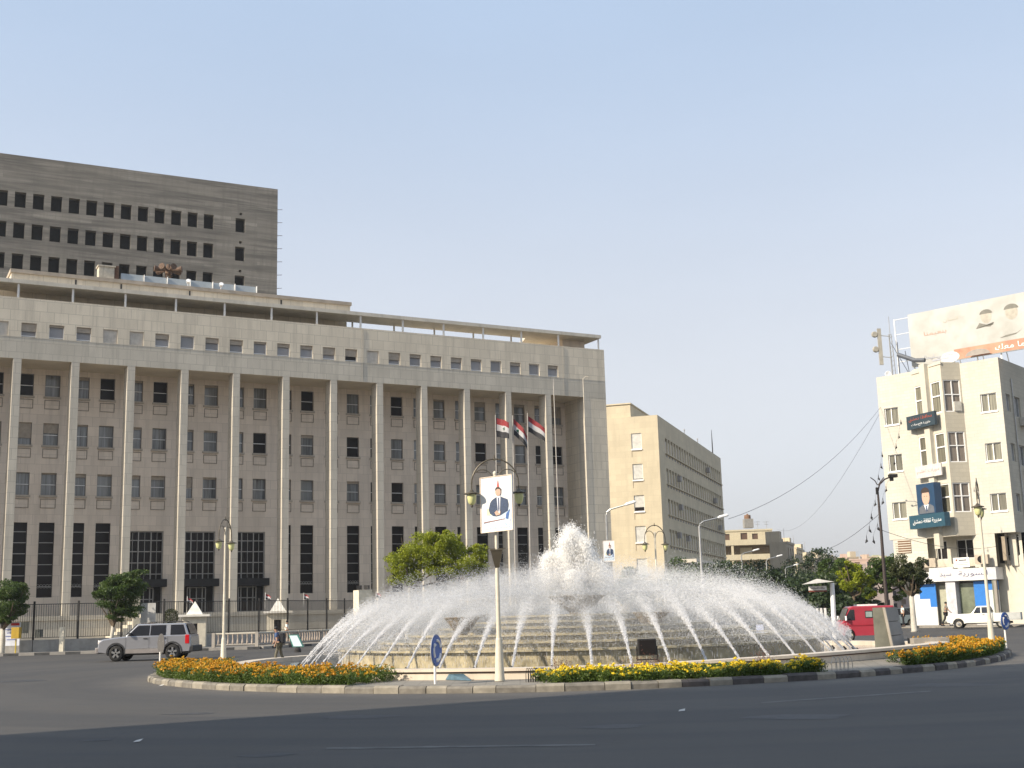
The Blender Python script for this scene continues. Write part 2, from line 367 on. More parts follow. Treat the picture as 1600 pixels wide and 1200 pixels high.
for px, py, sx, sy in ((155, 1156, .22, .10), (300, 1115, .5, .10), (35, 1064, .9, .35), (560, 1120, .7, .2), (1250, 1120, .8, .25), (960, 1135, .5, .16), (1480, 1070, .9, .3), (420, 1180, .35, .1)):
    q = gp(px, py, .003); b = MB(); m = 18; b.add([(q[0]+sx*math.cos(a)*(1+.25*math.sin(3*a+px)), q[1]+sy*2*math.sin(a)*(1+.2*math.cos(2*a+py)), .003) for a in np.linspace(0, 2*math.pi, m+1)[:-1]], [tuple(range(m))])
    tag(b.build('road_stain', mat('tar_stain', (.04, .04, .042), .7, var=.3, scale=6)), kind='structure')
for px, py, lab in ((1065, 1112, 'small pale scrap of litter on the road in front of the yellow bed'), (215, 1160, 'small pale scrap of litter on the shaded road at the lower left'), (252, 1072, 'scrap of white litter against the kerb at the left tip of the island')):
    q = gp(px, py, .0); b = MB(); b.add([(q[0]-.06, q[1]-.03, .01), (q[0]+.05, q[1]-.05, .02), (q[0]+.07, q[1]+.04, .05), (q[0]-.03, q[1]+.05, .03)], [(0, 1, 2, 3)]); tag(b.build('litter', mat('litter_paper', (.5, .49, .46), .8), None, org=tuple(q)), lab, 'litter')
# far sidewalks
def slab(poly, z, name, m, kerb=True):
    g = MB(); n = len(poly)
    g.add([(x, y, z) for x, y in poly]+[(x, y, -.01) for x, y in poly], [tuple(range(n))]+[(i, (i+1) % n, n+(i+1) % n, n+i) for i in range(n)])
    return tag(g.build(name, m), kind='structure')
FC = [(-60, 74), (-40, 78.3), (-27, 80.3), (-20.5, 79.8), (-16.5, 80.2), (-14.6, 84.5), (-12.2, 90), (-8, 97), (-3, 104), (6, 118), (12, 132), (24, 170), (40, 230)]
slab(FC+[(20, 250), (-30, 180), (-90, 140)], .14, 'far_pavement', M_side)
g = MB()
for i in range(len(FC)-1):
    a, b = np.array(FC[i]), np.array(FC[i+1]); d = (b-a)/np.linalg.norm(b-a); nn = np.array([-d[1], d[0]]); m = int(np.linalg.norm(b-a)/1.0)+1
    for j in range(m):
        p, q = a+(b-a)*j/m, a+(b-a)*(j+1)/m
        p2 = [(*(p-nn*.22), 0), (*(q-nn*.22), 0), (*(q-nn*.004), 0), (*(p-nn*.004), 0)]
        g.hexa(p2+[(x, y, .16) for x, y, _ in p2], (j+i) % 2)
tag(g.build('far_kerb', [mat('grey_kerb', (.28, .26, .23)), mat('black_kerb_paint', (.05, .05, .05), var=.3)]), kind='structure')
slab([(22, 96), (26.2, 93.2), (36.2, 83.2), (70, 105), (60, 190), (30, 200), (24, 120)], .13, 'shop_pavement', M_side)
# ------------------------------------------------------------------ the bank
BF = Fr((-40.8, 100), 61.74)
T1 = 57.45; BAY = 4.61; M_frieze = stone('greyer_bank_limestone', BU, BN, (.57, .52, .43), 1.15, .9, .022, .32, .05, .7); CX0 = -.56
bank = thing('bank_building', 'long beige stone office block with a full height colonnade and rooftop canopy behind the fountain', 'building', BF.p(25, 0, 0))
def bx(t0, t1, d0, d1, z0, z1, name, m, parent=bank, **k):
    b = MB(); BF.box(b, t0, t1, d0, d1, z0, z1); return b.build(name, m, parent, **k)
ZT = 28.97
# attic wall with windows
aw = []
for k in range(-3, 24):
    c = .55+2.2*k; aw.append((c-.6, c+.6, 25.63, 26.83))
blind_ks = (-1, 3, 4, 14)
holes = [h for k, h in zip(range(-3, 24), aw)]
b = MB(); BF.wall(b, -9, T1, 23.75, ZT, 0, holes, .28)
BF.box(b, -9, T1, .32, .5, 27.2, ZT-.01)                          # parapet thickness
b.add([BF.p(-9, 0, ZT), BF.p(T1, 0, ZT), BF.p(T1, .5, ZT), BF.p(-9, .5, ZT)], [(0, 1, 2, 3)])
b.add([BF.p(T1, 0, 0), BF.p(T1, 8.6, 0), BF.p(T1, 8.6, ZT), BF.p(T1, 0, ZT)], [(0, 1, 2, 3)])
b.add([BF.p(-9, 0, 0), BF.p(-9, 8.6, 0), BF.p(-9, 8.6, ZT), BF.p(-9, 0, ZT)], [(0, 1, 2, 3)])
b.add([BF.p(-9, 30, 0), BF.p(T1, 8.6, 0), BF.p(T1, 8.6, ZT), BF.p(-9, 30, ZT)], [(0, 1, 2, 3)])
b.add([BF.p(-9, .5, ZT-1.2), BF.p(T1, .5, ZT-1.2), BF.p(T1, 8.6, ZT-1.2), BF.p(-9, 8.6, ZT-1.2)], [(0, 1, 2, 3)])
BF.box(b, 54.77, T1-.003, .004, 6, .0, 23.75)                        # right-hand end pier
b.build('attic_wall', M_bank, bank)
b = MB(); BF.wall(b, -9, T1, 23.75, 25.63, -.012, [], 0); BF.box(b, -9, T1, -.03, -.012, 25.55, 25.628); b.build('frieze', M_frieze, bank)
b = MB(); b.add([BF.p(-9, 0, 23.75), BF.p(54.77, 0, 23.75), BF.p(54.77, 4, 23.75), BF.p(-9, 4, 23.75)], [(0, 1, 2, 3)])
b.build('soffit', M_soffit, bank)
# rear wall of the colonnade
wins = []; talls = []; doors = []; panels = []
for i in range(-2, 12):
    o = BAY*i
    for s, (a, c) in enumerate(((.35, 1.6), (2.53, 3.78))):
        if i == 11 and s == 1: a, c = 2.38, 3.6
        for zt in (23.3, 19.05, 14.75):
            wins.append((o+a, o+c, zt-1.93, zt, i)); panels.append((o+a-.02, o+c+.02, zt-1.93-1.1, zt-1.93-.32))
        if i not in (2, 3, 4): talls.append((o+a, o+c, 4.2, 10.5, i))
    if i in (2, 3, 4): doors.append((o+.55, o+3.75, 2.62, 9.85, i))
allh = [h[:4] for h in wins+talls+doors]
b = MB(); BF.wall(b, -9, 54.77, 2.6, 23.75, 4.0, allh, .3)
b.build('rear_wall', M_bankback, bank)
# plinth and terrace
b = MB(); BF.box(b, -9, T1, -.6, 3.99, 0, 2.6); BF.box(b, -9, T1+.02, -.68, -.6, 2.25, 2.62); b.build('plinth', M_plinth, bank)
# columns
for i in range(-2, 13):
    a = CX0+BAY*i; b = MB()
    if i < 12: BF.box(b, a, a+.66, -.006, 1.4, 2.6, 23.75)
    else: BF.box(b, a, a+.68, -.008, 1.4, 2.6, 23.752)
    b.build('column', M_frieze, bank, bevel=.02)
# windows
def hid(t):   # wholly hidden behind a column as seen from the square?
    return False
for a, c, e, f, i in wins:
    if i < -1: continue
    sb = MB(); BF.box(sb, a-.1, c+.1, 3.86, 3.998, e-.16, e); sill = (sb, (a, c, e))
    fr = MB(); BF.frame(fr, a, c, e, f, 4.2, .05, .06, (), (e+(f-e)*.48,), 0, 1); o = fr.build('window', [mat('dark_window_frame', (.16, .155, .15), .5, bs=0), M_whitemetal], bank)
    sb.build('sill', mat('sill_stone', (.42, .37, .31), .85, var=.08), o)
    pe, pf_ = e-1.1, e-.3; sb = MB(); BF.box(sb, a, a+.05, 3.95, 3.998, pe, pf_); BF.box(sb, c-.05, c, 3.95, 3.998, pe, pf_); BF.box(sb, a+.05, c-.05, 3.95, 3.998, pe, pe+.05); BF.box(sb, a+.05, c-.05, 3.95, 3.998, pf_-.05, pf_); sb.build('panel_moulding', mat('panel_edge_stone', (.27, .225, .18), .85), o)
    p = MB(); r = random.random()
    BF.box(p, a+.03, c-.03, 4.27, 4.29, e+.03, f-.03); p.build('pane', G_bank if r < .75 else G_dark, o)
    if r < .5:
        q = MB(); h = random.uniform(.08, .35) if r < .32 else random.uniform(.5, 1.5)
        BF.box(q, a+.05, c-.05, 4.16, 4.19, f-h, f-.01); q.build('blind', mat('beige_roller_shutter', (.34, .29, .23), .7), o)
for a, c, e, f, i in talls:
    if i < -1: continue
    fr = MB(); BF.frame(fr, a, c, e, f, 4.15, .05, .06, (), ())
    for k in range(1, 7):
        z = f-.16-k*.92+.3
        BF.box(fr, a+.05, c-.05, 4.153, 4.2, z-.035, z+.035, 1)
    for k in range(5):      # round grille ornament near the bottom
        cx = a+.12+(c-a-.24)*k/4; zc = 5.15
        pts = [BF.p(cx+.13*math.cos(t), 4.12, zc+.15*math.sin(t)) for t in np.linspace(0, 2*math.pi, 11)]
        fr.tube(pts, .022, 4, 1)
    o = fr.build('tall_window', [M_wintrim, M_grid], bank)
    p = MB(); BF.box(p, a+.03, c-.03, 4.22, 4.24, e+.03, f-.03); p.build('pane', G_dark, o)
for k, (a, c, e, f) in zip(range(-3, 24), aw):
    if k < -1: continue
    if k in blind_ks:
        p = MB(); BF.box(p, a, c, .12, .16, e, f); p.build('blocked_window', mat('pale_infill_panel', (.50, .46, .40), .8), bank); continue
    fr = MB(); BF.frame(fr, a, c, e, f, .2, .05, .05, (), (e+.12,)); o = fr.build('attic_window', M_whitemetal, bank)
    p = MB(); BF.box(p, a+.03, c-.03, .255, .27, e+.03, f-.03); p.build('pane', G_blind if k != 13 else G_dark, o)
    h = random.choice((.0, .18, .32, .32, .45, .7)) if k not in (2, 5, 8) else .45
    if h:
        q = MB(); BF.box(q, a+.02, c-.02, .12, .18, f-h, f-.004); q.build('blind', mat('beige_roller_shutter', (.34, .29, .23), .7), o)
for a, c, e, f, i in doors:
    fr = MB(); BF.frame(fr, a, c, e, f, 4.12, .1, .1, (a+1.05, a+2.15), (), 0)
    zz = 5.6
    for k in range(1, 5): BF.box(fr, a+.1, c-.1, 4.125, 4.2, 9.85-k*.98+.12, 9.85-k*.98+.2, 1)
    for t in (a+.55, a+1.6, a+2.65): BF.box(fr, t-.02, t+.02, 4.122, 4.2, 5.6, 9.7, 1)
    o = fr.build('entrance', [M_grid, M_grid], bank)
    p = MB(); BF.box(p, a+.05, c-.05, 4.23, 4.25, e, f-.05); p.build('pane', G_dark, o)
    q = MB(); BF.box(q, a-.05, c+.25, 3.3, 4.2, 4.95, 5.62); q.build('awning', mat('black_awning', (.012, .012, .013), .6), o)
    h = MB(); BF.frame(h, a+.75, c-.75, 2.62, 4.9, 4.02, .08, .06, (a+1.6,), (3.9,)); h.build('door', M_grid, o)
# side stair in front of the plinth
b = MB()
for k in range(9): BF.box(b, 6.6+.42*k, 15, -3.4, -.69, .14+.27*k, .14+.27*(k+1)-.002*0)
b.build('stair', mat('pale_stair_stone', (.5, .46, .38), .8), bank)
# rooftop canopy
b = MB(); poly = [(-9, -.02), (57.15, -.02), (57.15, 8), (51.3, 8), (49.6, 2.9), (-9, 2.9)]
b.prism([BF.p(t, d, 30.2) for t, d in poly], (0, 0, .34)); b.build('roof_canopy', M_canopy, bank)
k = -1
for i in range(-2, 13):
    t = -.47+4.37*i
    if t > 56: continue
    b = MB(); b.tube([BF.p(t+.08, .25, 27.8), BF.p(t+.08, .25, 30.2)], .1, 10); b.build('canopy_post', M_post, bank)
    if 29 < t < 50: b = MB(); b.tube([BF.p(t+.1, 2.5, 27.8), BF.p(t+.1, 2.5, 30.2)], .09, 8); b.build('canopy_post', M_post, bank)
b = MB(); b.tube([BF.p(56.95, .25, 28.9), BF.p(56.95, .25, 30.2)], .09, 8); b.build('canopy_post', M_post, bank)
b = MB(); BF.box(b, 53.6, 56.3, 2, 7.5, 27.8, 30.2); BF.box(b, 55.0, 55.6, 1.97, 2, 29.2, 29.7); b.build('roof_house', M_bankback, bank)
pent = MB(); BF.box(pent, -9, 29.9, 3.2, 8.4, 27.8, 31.4); BF.box(pent, -.95, 29.4, .9, 8.5, 30.54, 31.3); pent.build('penthouse', M_bank, bank)
b = MB(); BF.box(b, -1.05, 29.5, .75, 8.6, 31.3, 31.62); b.build('penthouse_coping', mat('weathered_coping', (.40, .34, .27), .9, var=.2, scale=1), bank)
b = MB()
for t in (4.2, 8.0, 14, 22.5): BF.box(b, t, t+.12, .82, .9, 30.7, 31.2)
BF.box(b, 8.1, 20, .87, .9, 30.62, 30.67); b.build('roof_pipe', M_black, bank)
b = MB()
for t in range(3, 26, 3): BF.box(b, t, t+1.6, 3.14, 3.2, 28.95, 29.45)
b.build('roof_glazing', G_dark, bank)
b = MB()
for t, d in ((30.3, -.03), (52.4, -.03)): b.tube([BF.p(t, d, 23.9), BF.p(t, d, 28.9)], .02, 5)
b.build('rain_pipe', M_grid, bank)
# things on the roof
ch = thing('roof_chimney', 'small cream masonry chimney box with a dark flue standing on the bank penthouse roof', 'chimney', BF.p(6.9, 1.6, 31.62))
b = MB(); BF.box(b, 6.2, 7.5, 1.2, 2.2, 31.62, 32.75); BF.box(b, 6.1, 7.6, 1.1, 2.3, 32.75, 32.87); b.build('stack', mat('cream_render', (.52, .47, .38), .9, streak=.3), ch)
b = MB(); BF.box(b, 7.52, 7.9, 1.3, 2.0, 31.62, 32.95); b.build('flue', mat('rusty_steel', (.12, .06, .035), .8, var=.4, scale=5), ch)
sp = thing('rooftop_panel_row', 'row of pale grey sheet panels lying along the penthouse roof below the concrete tower', 'roof panels', BF.p(14, 1.6, 31.62))
for k in range(6):
    t = 8.1+k*2.05; b = MB()
    b.hexa([BF.p(t, 1.3, 31.62), BF.p(t+1.98, 1.3, 31.62), BF.p(t+1.98, 2.3, 31.62), BF.p(t, 2.3, 31.62), BF.p(t+.03, 1.5, 32.38), BF.p(t+1.95, 1.5, 32.38), BF.p(t+1.95, 1.6, 32.38), BF.p(t+.03, 1.6, 32.38)])
    b.build('panel', mat('grey_sheet_panel', (.33, .36, .37), .45, .2, var=.06), sp)
    b = MB(); BF.box(b, t+1.985, t+2.03, 1.25, 1.45, 31.62, 32.4); b.build('panel_post', M_white, sp)
rs_ = thing('rusty_siren', 'rusty brown siren cluster on a short lattice leg above the rooftop panels', 'siren', BF.p(12.6, 3, 31.62))
b = MB(); rm = mat('rusty_brown_paint', (.11, .065, .04), .8, var=.4, scale=6)
for s in (-.35, .35):
    b.tube([BF.p(12.6+s, 3, 31.62), BF.p(12.6+s*.4, 3, 33.4)], .05, 6); b.tube([BF.p(12.6+s, 3.6, 31.62), BF.p(12.6+s*.4, 3.3, 33.4)], .05, 6)
for z in (32.2, 32.7): b.tube([BF.p(12.2, 3, z), BF.p(13, 3, z+.3)], .03, 5)
b.build('leg_frame', rm, rs_)
for k in range(7):
    a = k*2*math.pi/7; c = BF.p(12.6, 3.15, 33.5); b = MB(); d = np.array([math.cos(a), math.sin(a), .12])
    b.tube([c, c+d*.5, c+d*1.25], [.08, .12, .3], 10); b.build('horn', rm, rs_)
b = MB(); b.tube([BF.p(12.6, 3.15, 33.2), BF.p(12.6, 3.15, 34.1)], [.35, .18], 10); b.build('head', rm, rs_)
for (tt, lab) in ((16.9, 'small white floodlight at the middle of the rooftop panel row'), (13.9, 'small white floodlight standing left of the rusty siren')):
    b = MB(); p = BF.p(tt, .95, 31.62); b.tube([p, p+np.array([0, 0, .35])], .03, 6); b.tube([p+np.array([0, 0, .35]), p+np.array([.1, -.25, .5])], [.13, .2], 10)
    tag(b.build('roof_floodlight', M_whitemetal), lab, 'floodlight')
# raw concrete tower behind
TF = Fr((-32.2, 165), 63.3)
tw = thing('concrete_tower', 'unfinished raw grey concrete high rise with empty black window openings behind the bank', 'building', TF.p(-25, 0, 0))
th_ = []
for r_ in range(3):
    zt = 56.56-4.09*r_
    for k in range(18): th_.append((-10.23-2.18*k, -8.88-2.18*k, zt-2.05, zt))
    th_.append((-5.89, -4.56, zt-2.05+.02, zt-.04))
hl = [(-5.35, -5.0, 57.0-4.09*i, 57.35-4.09*i) for i in range(3)]
b = MB(); TF.wall(b, -62, 0, 0, 61.45, 0, th_+hl, .9); TF.wall(b, -62, 0, 0, 61.45, 22, [], 0)
for t in (-62, 0): b.add([TF.p(t, 0, 0), TF.p(t, 22, 0), TF.p(t, 22, 61.45), TF.p(t, 0, 61.45)], [(0, 1, 2, 3)])
b.add([TF.p(-62, 0, 61.45), TF.p(0, 0, 61.45), TF.p(0, 22, 61.45), TF.p(-62, 22, 61.45)], [(0, 1, 2, 3)])
b.build('tower_wall', M_tower, tw)
for a, c, e, f in th_:
    p = MB(); TF.box(p, a-.02, c+.02, .9, .95, e-.02, f+.02); p.build('window_opening', G_tower, tw)
p = MB()
for a, c, e, f in hl: TF.box(p, a-.02, c+.02, .9, .93, e-.02, f+.02)
p.build('vent_hole', G_tower, tw)
b = MB()
for k in range(9): b.tube([TF.p(0, .2, 58.5-k*1.9), TF.p(.75, .2, 58.6-k*1.9)], .035, 4)
b.build('projecting_rebar', mat('rusty_steel', (.12, .06, .035)), tw)
# second office block to the right
KB = 160/145                                              # true size of the block at its distance
class FrB(Fr):
    def p(s, t, d, z): return s.P+s.u*t*KB+s.n*d*KB+np.array([0, 0, CH+(z-CH)*KB])
B2 = at(1027, 650, 160)[:2]; SF = FrB(B2, 18.3); FF = FrB(B2, 108.3)
SU = azv(18.3); M_b2 = stone('office_ochre_stone', SU, np.array([-SU[1], SU[0], 0]), (.56, .485, .345), 1.4, .75, .012, .16, .05, .82)
ob = thing('office_block', 'six storey ochre stone office block receding between the bank and the apartment houses', 'building', SF.p(20, 4, 0))
H2 = 24.7
sh = []
for zt in (22.43, 18.72, 15.0, 11.35):
    for k in range(24): sh.append((3.95+1.76*k, 5.15+1.76*k, zt-1.9, zt))
b = MB(); SF.wall(b, 0, 47, 0, H2, 0, sh, .3)
fh = [(-3.3, -2.05, zt-1.9, zt) for zt in (22.67, 18.98, 15.24, 11.6, 7.8)]
FF.wall(b, -14, 0, 0, H2, 0, fh, .25)
b.add([SF.p(0, 0, H2), SF.p(47, 0, H2), SF.p(47, 14, H2), SF.p(0, 14, H2)], [(0, 1, 2, 3)])
b.add([SF.p(47, 0, 0), SF.p(47, 14, 0), SF.p(47, 14, H2), SF.p(47, 0, H2)], [(0, 1, 2, 3)])
b.build('stone_wall', M_b2, ob)
b = MB(); SF.box(b, .25, 30, 3.3, 12, H2, 26.3); SF.box(b, .1, 30.1, 3.2, 12.1, 26.3, 26.45); b.build('roof_house', M_b2, ob)
b = MB()
for zt in (22.43, 18.72, 15.0, 11.35):
    SF.box(b, 3.6, 46.4, -.22, .0, zt-2.02, zt-1.92)
b.build('sill_band', M_b2, ob)
gw = glassmat('pale_window_blind', (.46, .42, .36), .7, 0, .2)
for a, c, e, f in sh:
    p = MB(); SF.box(p, a, c, .14, .18, e, f-.38); SF.box(p, a, c, .24, .28, f-.38, f, 1); SF.box(p, a+.15, c-.15, -.012, -.002, e-.42, e-.16, 1); p.build('window', [gw, G_dark], ob)  # dark strips at the tops and below the sills are painted short shadows
for a, c, e, f in fh:
    p = MB(); FF.frame(p, a, c, e, f, .1, .06, .06); FF.box(p, a-.05, c+.05, -.1, .0, e-.14, e); o = p.build('front_window', M_whitemetal, ob)
    p = MB(); FF.box(p, a+.05, c-.05, .17, .2, e+.02, f-.02); p.build('pane', G_dark, o)
    p = MB(); h = {22.67: 1.9, 18.98: 1.75, 15.24: 1.4, 11.6: 1.87, 7.8: 1.87}[round(f, 2)]
    FF.box(p, a+.06, c-.06, .12, .15, f-h, f-.02); p.build('blind', mat('white_roller_shutter', (.50, .49, .45), .6), o)
    p = MB(); FF.box(p, a-.02, a+.06, -.012, -.002, e-.95, e-.2, 0); FF.box(p, a+.06, c, -.012, -.002, e-.3, e-.2, 0); p.build('panel_moulding', mat('painted_moulding_shadow', (.25, .20, .14), .8), o)  # dark strips left and top paint the shadow of the panel edge
for (t, z) in ((10.5, 17.6), (38, 17.0), (10.5, 14.0), (41, 13.2), (8.6, 10.4), (14.5, 10.3), (33, 21)):
    p = MB(); SF.box(p, t, t+.9, -.45, -.0, z+.1, z+.8); p.build('air_conditioner', mat('ac_casing', (.28, .26, .24), .6), ob)
p = MB(); SF.box(p, 1.5, 40, -3.5, 0, 7.2, 7.6); p.build('entrance_canopy', M_canopy, ob)
for t in range(2, 40, 5):
    p = MB(); SF.box(p, t, t+.35, -3.3, -3, 0, 7.2); p.build('canopy_pillar', M_b2, ob)
p = MB()
for t in (20, 30): p.tube([SF.p(t, .5, H2), SF.p(t, .5, H2+1)], .06, 5); p.tube([SF.p(t-.2, .5, H2+.9), SF.p(t+.2, .5, H2+.9)], .1, 5)
p.build('roof_vent', M_galv, ob)
p = MB(); p.tube([SF.p(46, 1, H2), SF.p(46, 1, H2+2.2), SF.p(46, 1, H2+4.4)], [.1, .09, .03], 6); p.build('roof_mast', M_black, ob)
# ------------------------------------------------------------------ the fountain
FT = thing('fountain', 'large round tiered stone fountain with arching water jets in the middle of the roundabout', 'fountain', (C0[0], C0[1], .15))
M_copE = stone('basin_marble', azv(90), np.array([0, 0, 0]), (.58, .50, .41), 1.1, 5, .012, .2, .08, .8)
M_tier = mat('wet_algae_stone', (.40, .345, .225), .3, var=.3, scale=3, bs=.3, streak=.45)
M_bowl = mat('mossy_concrete_bowl', (.19, .13, .05), .6, var=.35, scale=6, bs=.4, streak=.5)
def zrim(th): return .42+.16*w_rise(th)
b = MB(); N = 144; prof = lambda th: [(RIM, z_isl(th, RIM)-.05), (RIM, zrim(th)-.075), (RIM+.07, zrim(th)-.07), (RIM+.07, zrim(th)), (RIM-.45, zrim(th)), (RIM-.45, .1)]
vs = [cpt(2*math.pi*i/N, r, z) for i in range(N) for r, z in prof(2*math.pi*i/N)]
b.add(vs, [(i*6+j, i*6+j+1, ((i+1) % N)*6+j+1, ((i+1) % N)*6+j) for i in range(N) for j in range(5)])
b.build('basin_wall', mat('cream_marble', (.60, .52, .42), .5, var=.12, scale=.9, streak=.25), FT)
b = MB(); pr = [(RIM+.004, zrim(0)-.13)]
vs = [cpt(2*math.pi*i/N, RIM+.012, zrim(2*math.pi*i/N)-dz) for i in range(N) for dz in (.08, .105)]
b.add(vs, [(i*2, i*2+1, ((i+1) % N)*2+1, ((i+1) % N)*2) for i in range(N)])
b.build('basin_dark_joint', mat('dark_red_stone', (.10, .05, .04), .7), FT)  # thin dark red band just below the rim lip
def watermat(name, c, sc=3, st=.35):
    m, n, p = _new(name); v = coords(n)
    p.inputs['Base Color'].default_value = (*c, 1); p.inputs['Roughness'].default_value = .08; p.inputs['IOR'].default_value = 1.33
    p.inputs['Specular IOR Level'].default_value = .8
    bump(n, p, noise(n, v, sc, 4), st, .05); return m
M_water = watermat('rippled_basin_water', (.035, .05, .065))
M_wtier = watermat('tier_water', (.16, .15, .11), 5, .5)
b = MB(); b.lathe([(0.01, .27), (4, .27), (8, .272), (RIM-.44, .27)], (C0[0], C0[1], 0), 72); tag(b.build('basin_water', M_water, FT))
BCx = float(at(902, 945, 42.3)[0]); FCN = np.array([BCx, 42.3])
tiers = [(7.9, .76, .25), (6.6, .95, .76), (5.6, 1.14, .95), (4.6, 1.33, 1.14), (3.6, 1.5, 1.33), (2.6, 1.68, 1.5)]
for r, z1, z0 in tiers:
    b = MB(); b.lathe([(r, z0-.06), (r, z1-.08), (r+.13, z1-.06), (r+.13, z1), (r-.18, z1), (r-.2, z1-.03)], (FCN[0], FCN[1], 0), 96); o = b.build('tier', M_tier, FT)
    b = MB(); b.lathe([(.01, z1-.02), (r-.18, z1-.02)], (FCN[0], FCN[1], 0), 72); b.build('tier_water', M_wtier, o)
def bowl(c, R0, z0, z1, name='bowl'):
    b = MB(); H = z1-z0; k = 14
    vs = []; fs = []; n = k*4
    prof = [(.28, 0), (.42, .12), (.62, .4), (.85, .78), (1.0, .97), (1.0, 1.0), (.9, 1.0), (.75, .85), (.02, .8)]
    for j, (rr, hh) in enumerate(prof):
        for i in range(n):
            fl = 1+.05*math.cos(k*2*math.pi*i/n)*(1 if j < 6 else .3)
            a = 2*math.pi*i/n; vs.append((c[0]+R0*rr*fl*math.cos(a), c[1]+R0*rr*fl*math.sin(a), z0+H*hh))
    for j in range(len(prof)-1):
        for i in range(n): fs.append((j*n+i, j*n+(i+1) % n, (j+1)*n+(i+1) % n, (j+1)*n+i))
    b.add(vs, fs); b.lathe([(R0*.35, -.25), (R0*.3, 0)], (c[0], c[1], z0), 20); return b.build(name, M_bowl, FT)
bowl((BCx, 42.3), .93, 1.75, 2.28)
for px, Y in ((722, 38.3), (1018, 38.6)):
    p = at(px, 975, Y); bowl(p, .54, 1.2, 1.68)
for a in (40, 140): bowl((C0[0]+4.6*math.cos(R(a)), C0[1]+4.6*math.sin(a*math.pi/180)), .54, 1.3, 1.75)
# water drops: many tiny facets
def dropmat(name, a, tr=.25, em=0):
    m, n, p = _new(name)
    p.inputs['Base Color'].default_value = (.84, .84, .85, 1); p.inputs['Roughness'].default_value = .35
    t = n.nodes.new('ShaderNodeBsdfTranslucent'); t.inputs[0].default_value = (.84, .84, .85, 1)
    x = n.nodes.new('ShaderNodeMixShader'); x.inputs[0].default_value = .5
    n.links.new(p.outputs[0], x.inputs[1]); n.links.new(t.outputs[0], x.inputs[2])
    tp = n.nodes.new('ShaderNodeBsdfTransparent'); y = n.nodes.new('ShaderNodeMixShader'); y.inputs[0].default_value = a
    n.links.new(tp.outputs[0], y.inputs[1]); n.links.new(x.outputs[0], y.inputs[2]); n.links.new(y.outputs[0], n.nodes['Material Output'].inputs[0])
    return m
def _br(m):
    n = m.node_tree; n.nodes['Principled BSDF'].inputs['Base Color'].default_value = (.97, .96, .94, 1)
    for x in n.nodes:
        if x.type == 'BSDF_TRANSLUCENT': x.inputs[0].default_value = (.97, .96, .94, 1)
M_drop = dropmat('white_water_drops', .62); M_mist = dropmat('fine_spray', .42); M_plume = dropmat('plume_water', .9); _br(M_plume)
def drops(name, P, V, ln, wd, m, parent, fix=None):
    """one small stretched facet per drop; P (n,3) V (n,3) direction; ln, wd sizes"""
    n = len(P); d = V/np.maximum(np.linalg.norm(V, axis=1, keepdims=True), 1e-6)
    rnd = NR.normal(size=(n, 3)); s = np.cross(d, rnd); s /= np.maximum(np.linalg.norm(s, axis=1, keepdims=True), 1e-6)
    ln = np.broadcast_to(ln, n)[:, None]; wd = np.broadcast_to(wd, n)[:, None]
    v = np.stack([P-d*ln*.5, P+s*wd*.5, P+d*ln*.5, P-s*wd*.5], 1).reshape(-1, 3)
    org = np.array(ORG.get(parent.name, (0, 0, 0)) if fix is None else fix)
    v = v-org
    me = bpy.data.meshes.new(name); me.vertices.add(4*n); me.vertices.foreach_set('co', v.ravel())
    me.loops.add(4*n); me.loops.foreach_set('vertex_index', np.arange(4*n, dtype=np.int32))
    me.polygons.add(n); me.polygons.foreach_set('loop_start', np.arange(0, 4*n, 4, dtype=np.int32)); me.polygons.foreach_set('loop_total', np.full(n, 4, np.int32))
    me.materials.append(m); me.update(calc_edges=True); o = bpy.data.objects.new(name, me); COL.objects.link(o); o.parent = parent; return o
GR = 9.81
def jet(n, seed, r0=9.12, z0=.3, ang=49, v=11.6, up=1.0):
    """a jet starting on the ring of nozzles and arching over towards the middle (local coordinates: +x outwards)"""
    rg = np.random.default_rng(seed); a = R(ang)
    u = rg.random(n); T = 2*v*math.sin(a)/GR
    t = np.where(u < .30, rg.random(n)**1.0*.33*T, (.12+.86*rg.random(n)**.95)*T)
    sp = .006+.21*(t/T)**1.15
    vx = -v*math.cos(a)*(1+rg.normal(size=n)*sp); vz = v*math.sin(a)*(1+rg.normal(size=n)*sp*.75); vy = rg.normal(size=n)*v*sp*.9
    fade = 1-.18*(t/T)
    x = r0+vx*t*fade; y = vy*t+rg.normal(size=n)*.012; z = z0+vz*t*fade-.5*GR*t*t*fade+rg.normal(size=n)*.012
    P = np.stack([x, y, z], 1); V = np.stack([vx, vy, vz-GR*t], 1)
    k = z > .3; size = .011+.009*rg.random(n)+.024*(t/T < .2)*(1-t/T/.2)
    return P[k], V[k], size[k]
NJ = 54; meshes = []
for s in range(4):
    P, V, sz = jet(10500, s, v=8.25+.15*s, ang=49+(s-1.5)*1.3)
    meshes.append((P, V, sz))
protos = []
for i in range(NJ):
    th = 2*math.pi*(i+.5)/NJ; s = i % 4
    if i < 4:
        P, V, sz = meshes[i]; o = drops('water_jet', P, V, sz*2.6, sz*.8, M_drop, FT, fix=(0, 0, 0)); protos.append(o)
    else:
        o = protos[s].copy(); COL.objects.link(o); o.parent = FT
    o.rotation_euler = (0, 0, th); o.location = (-.3, 0, -.15)
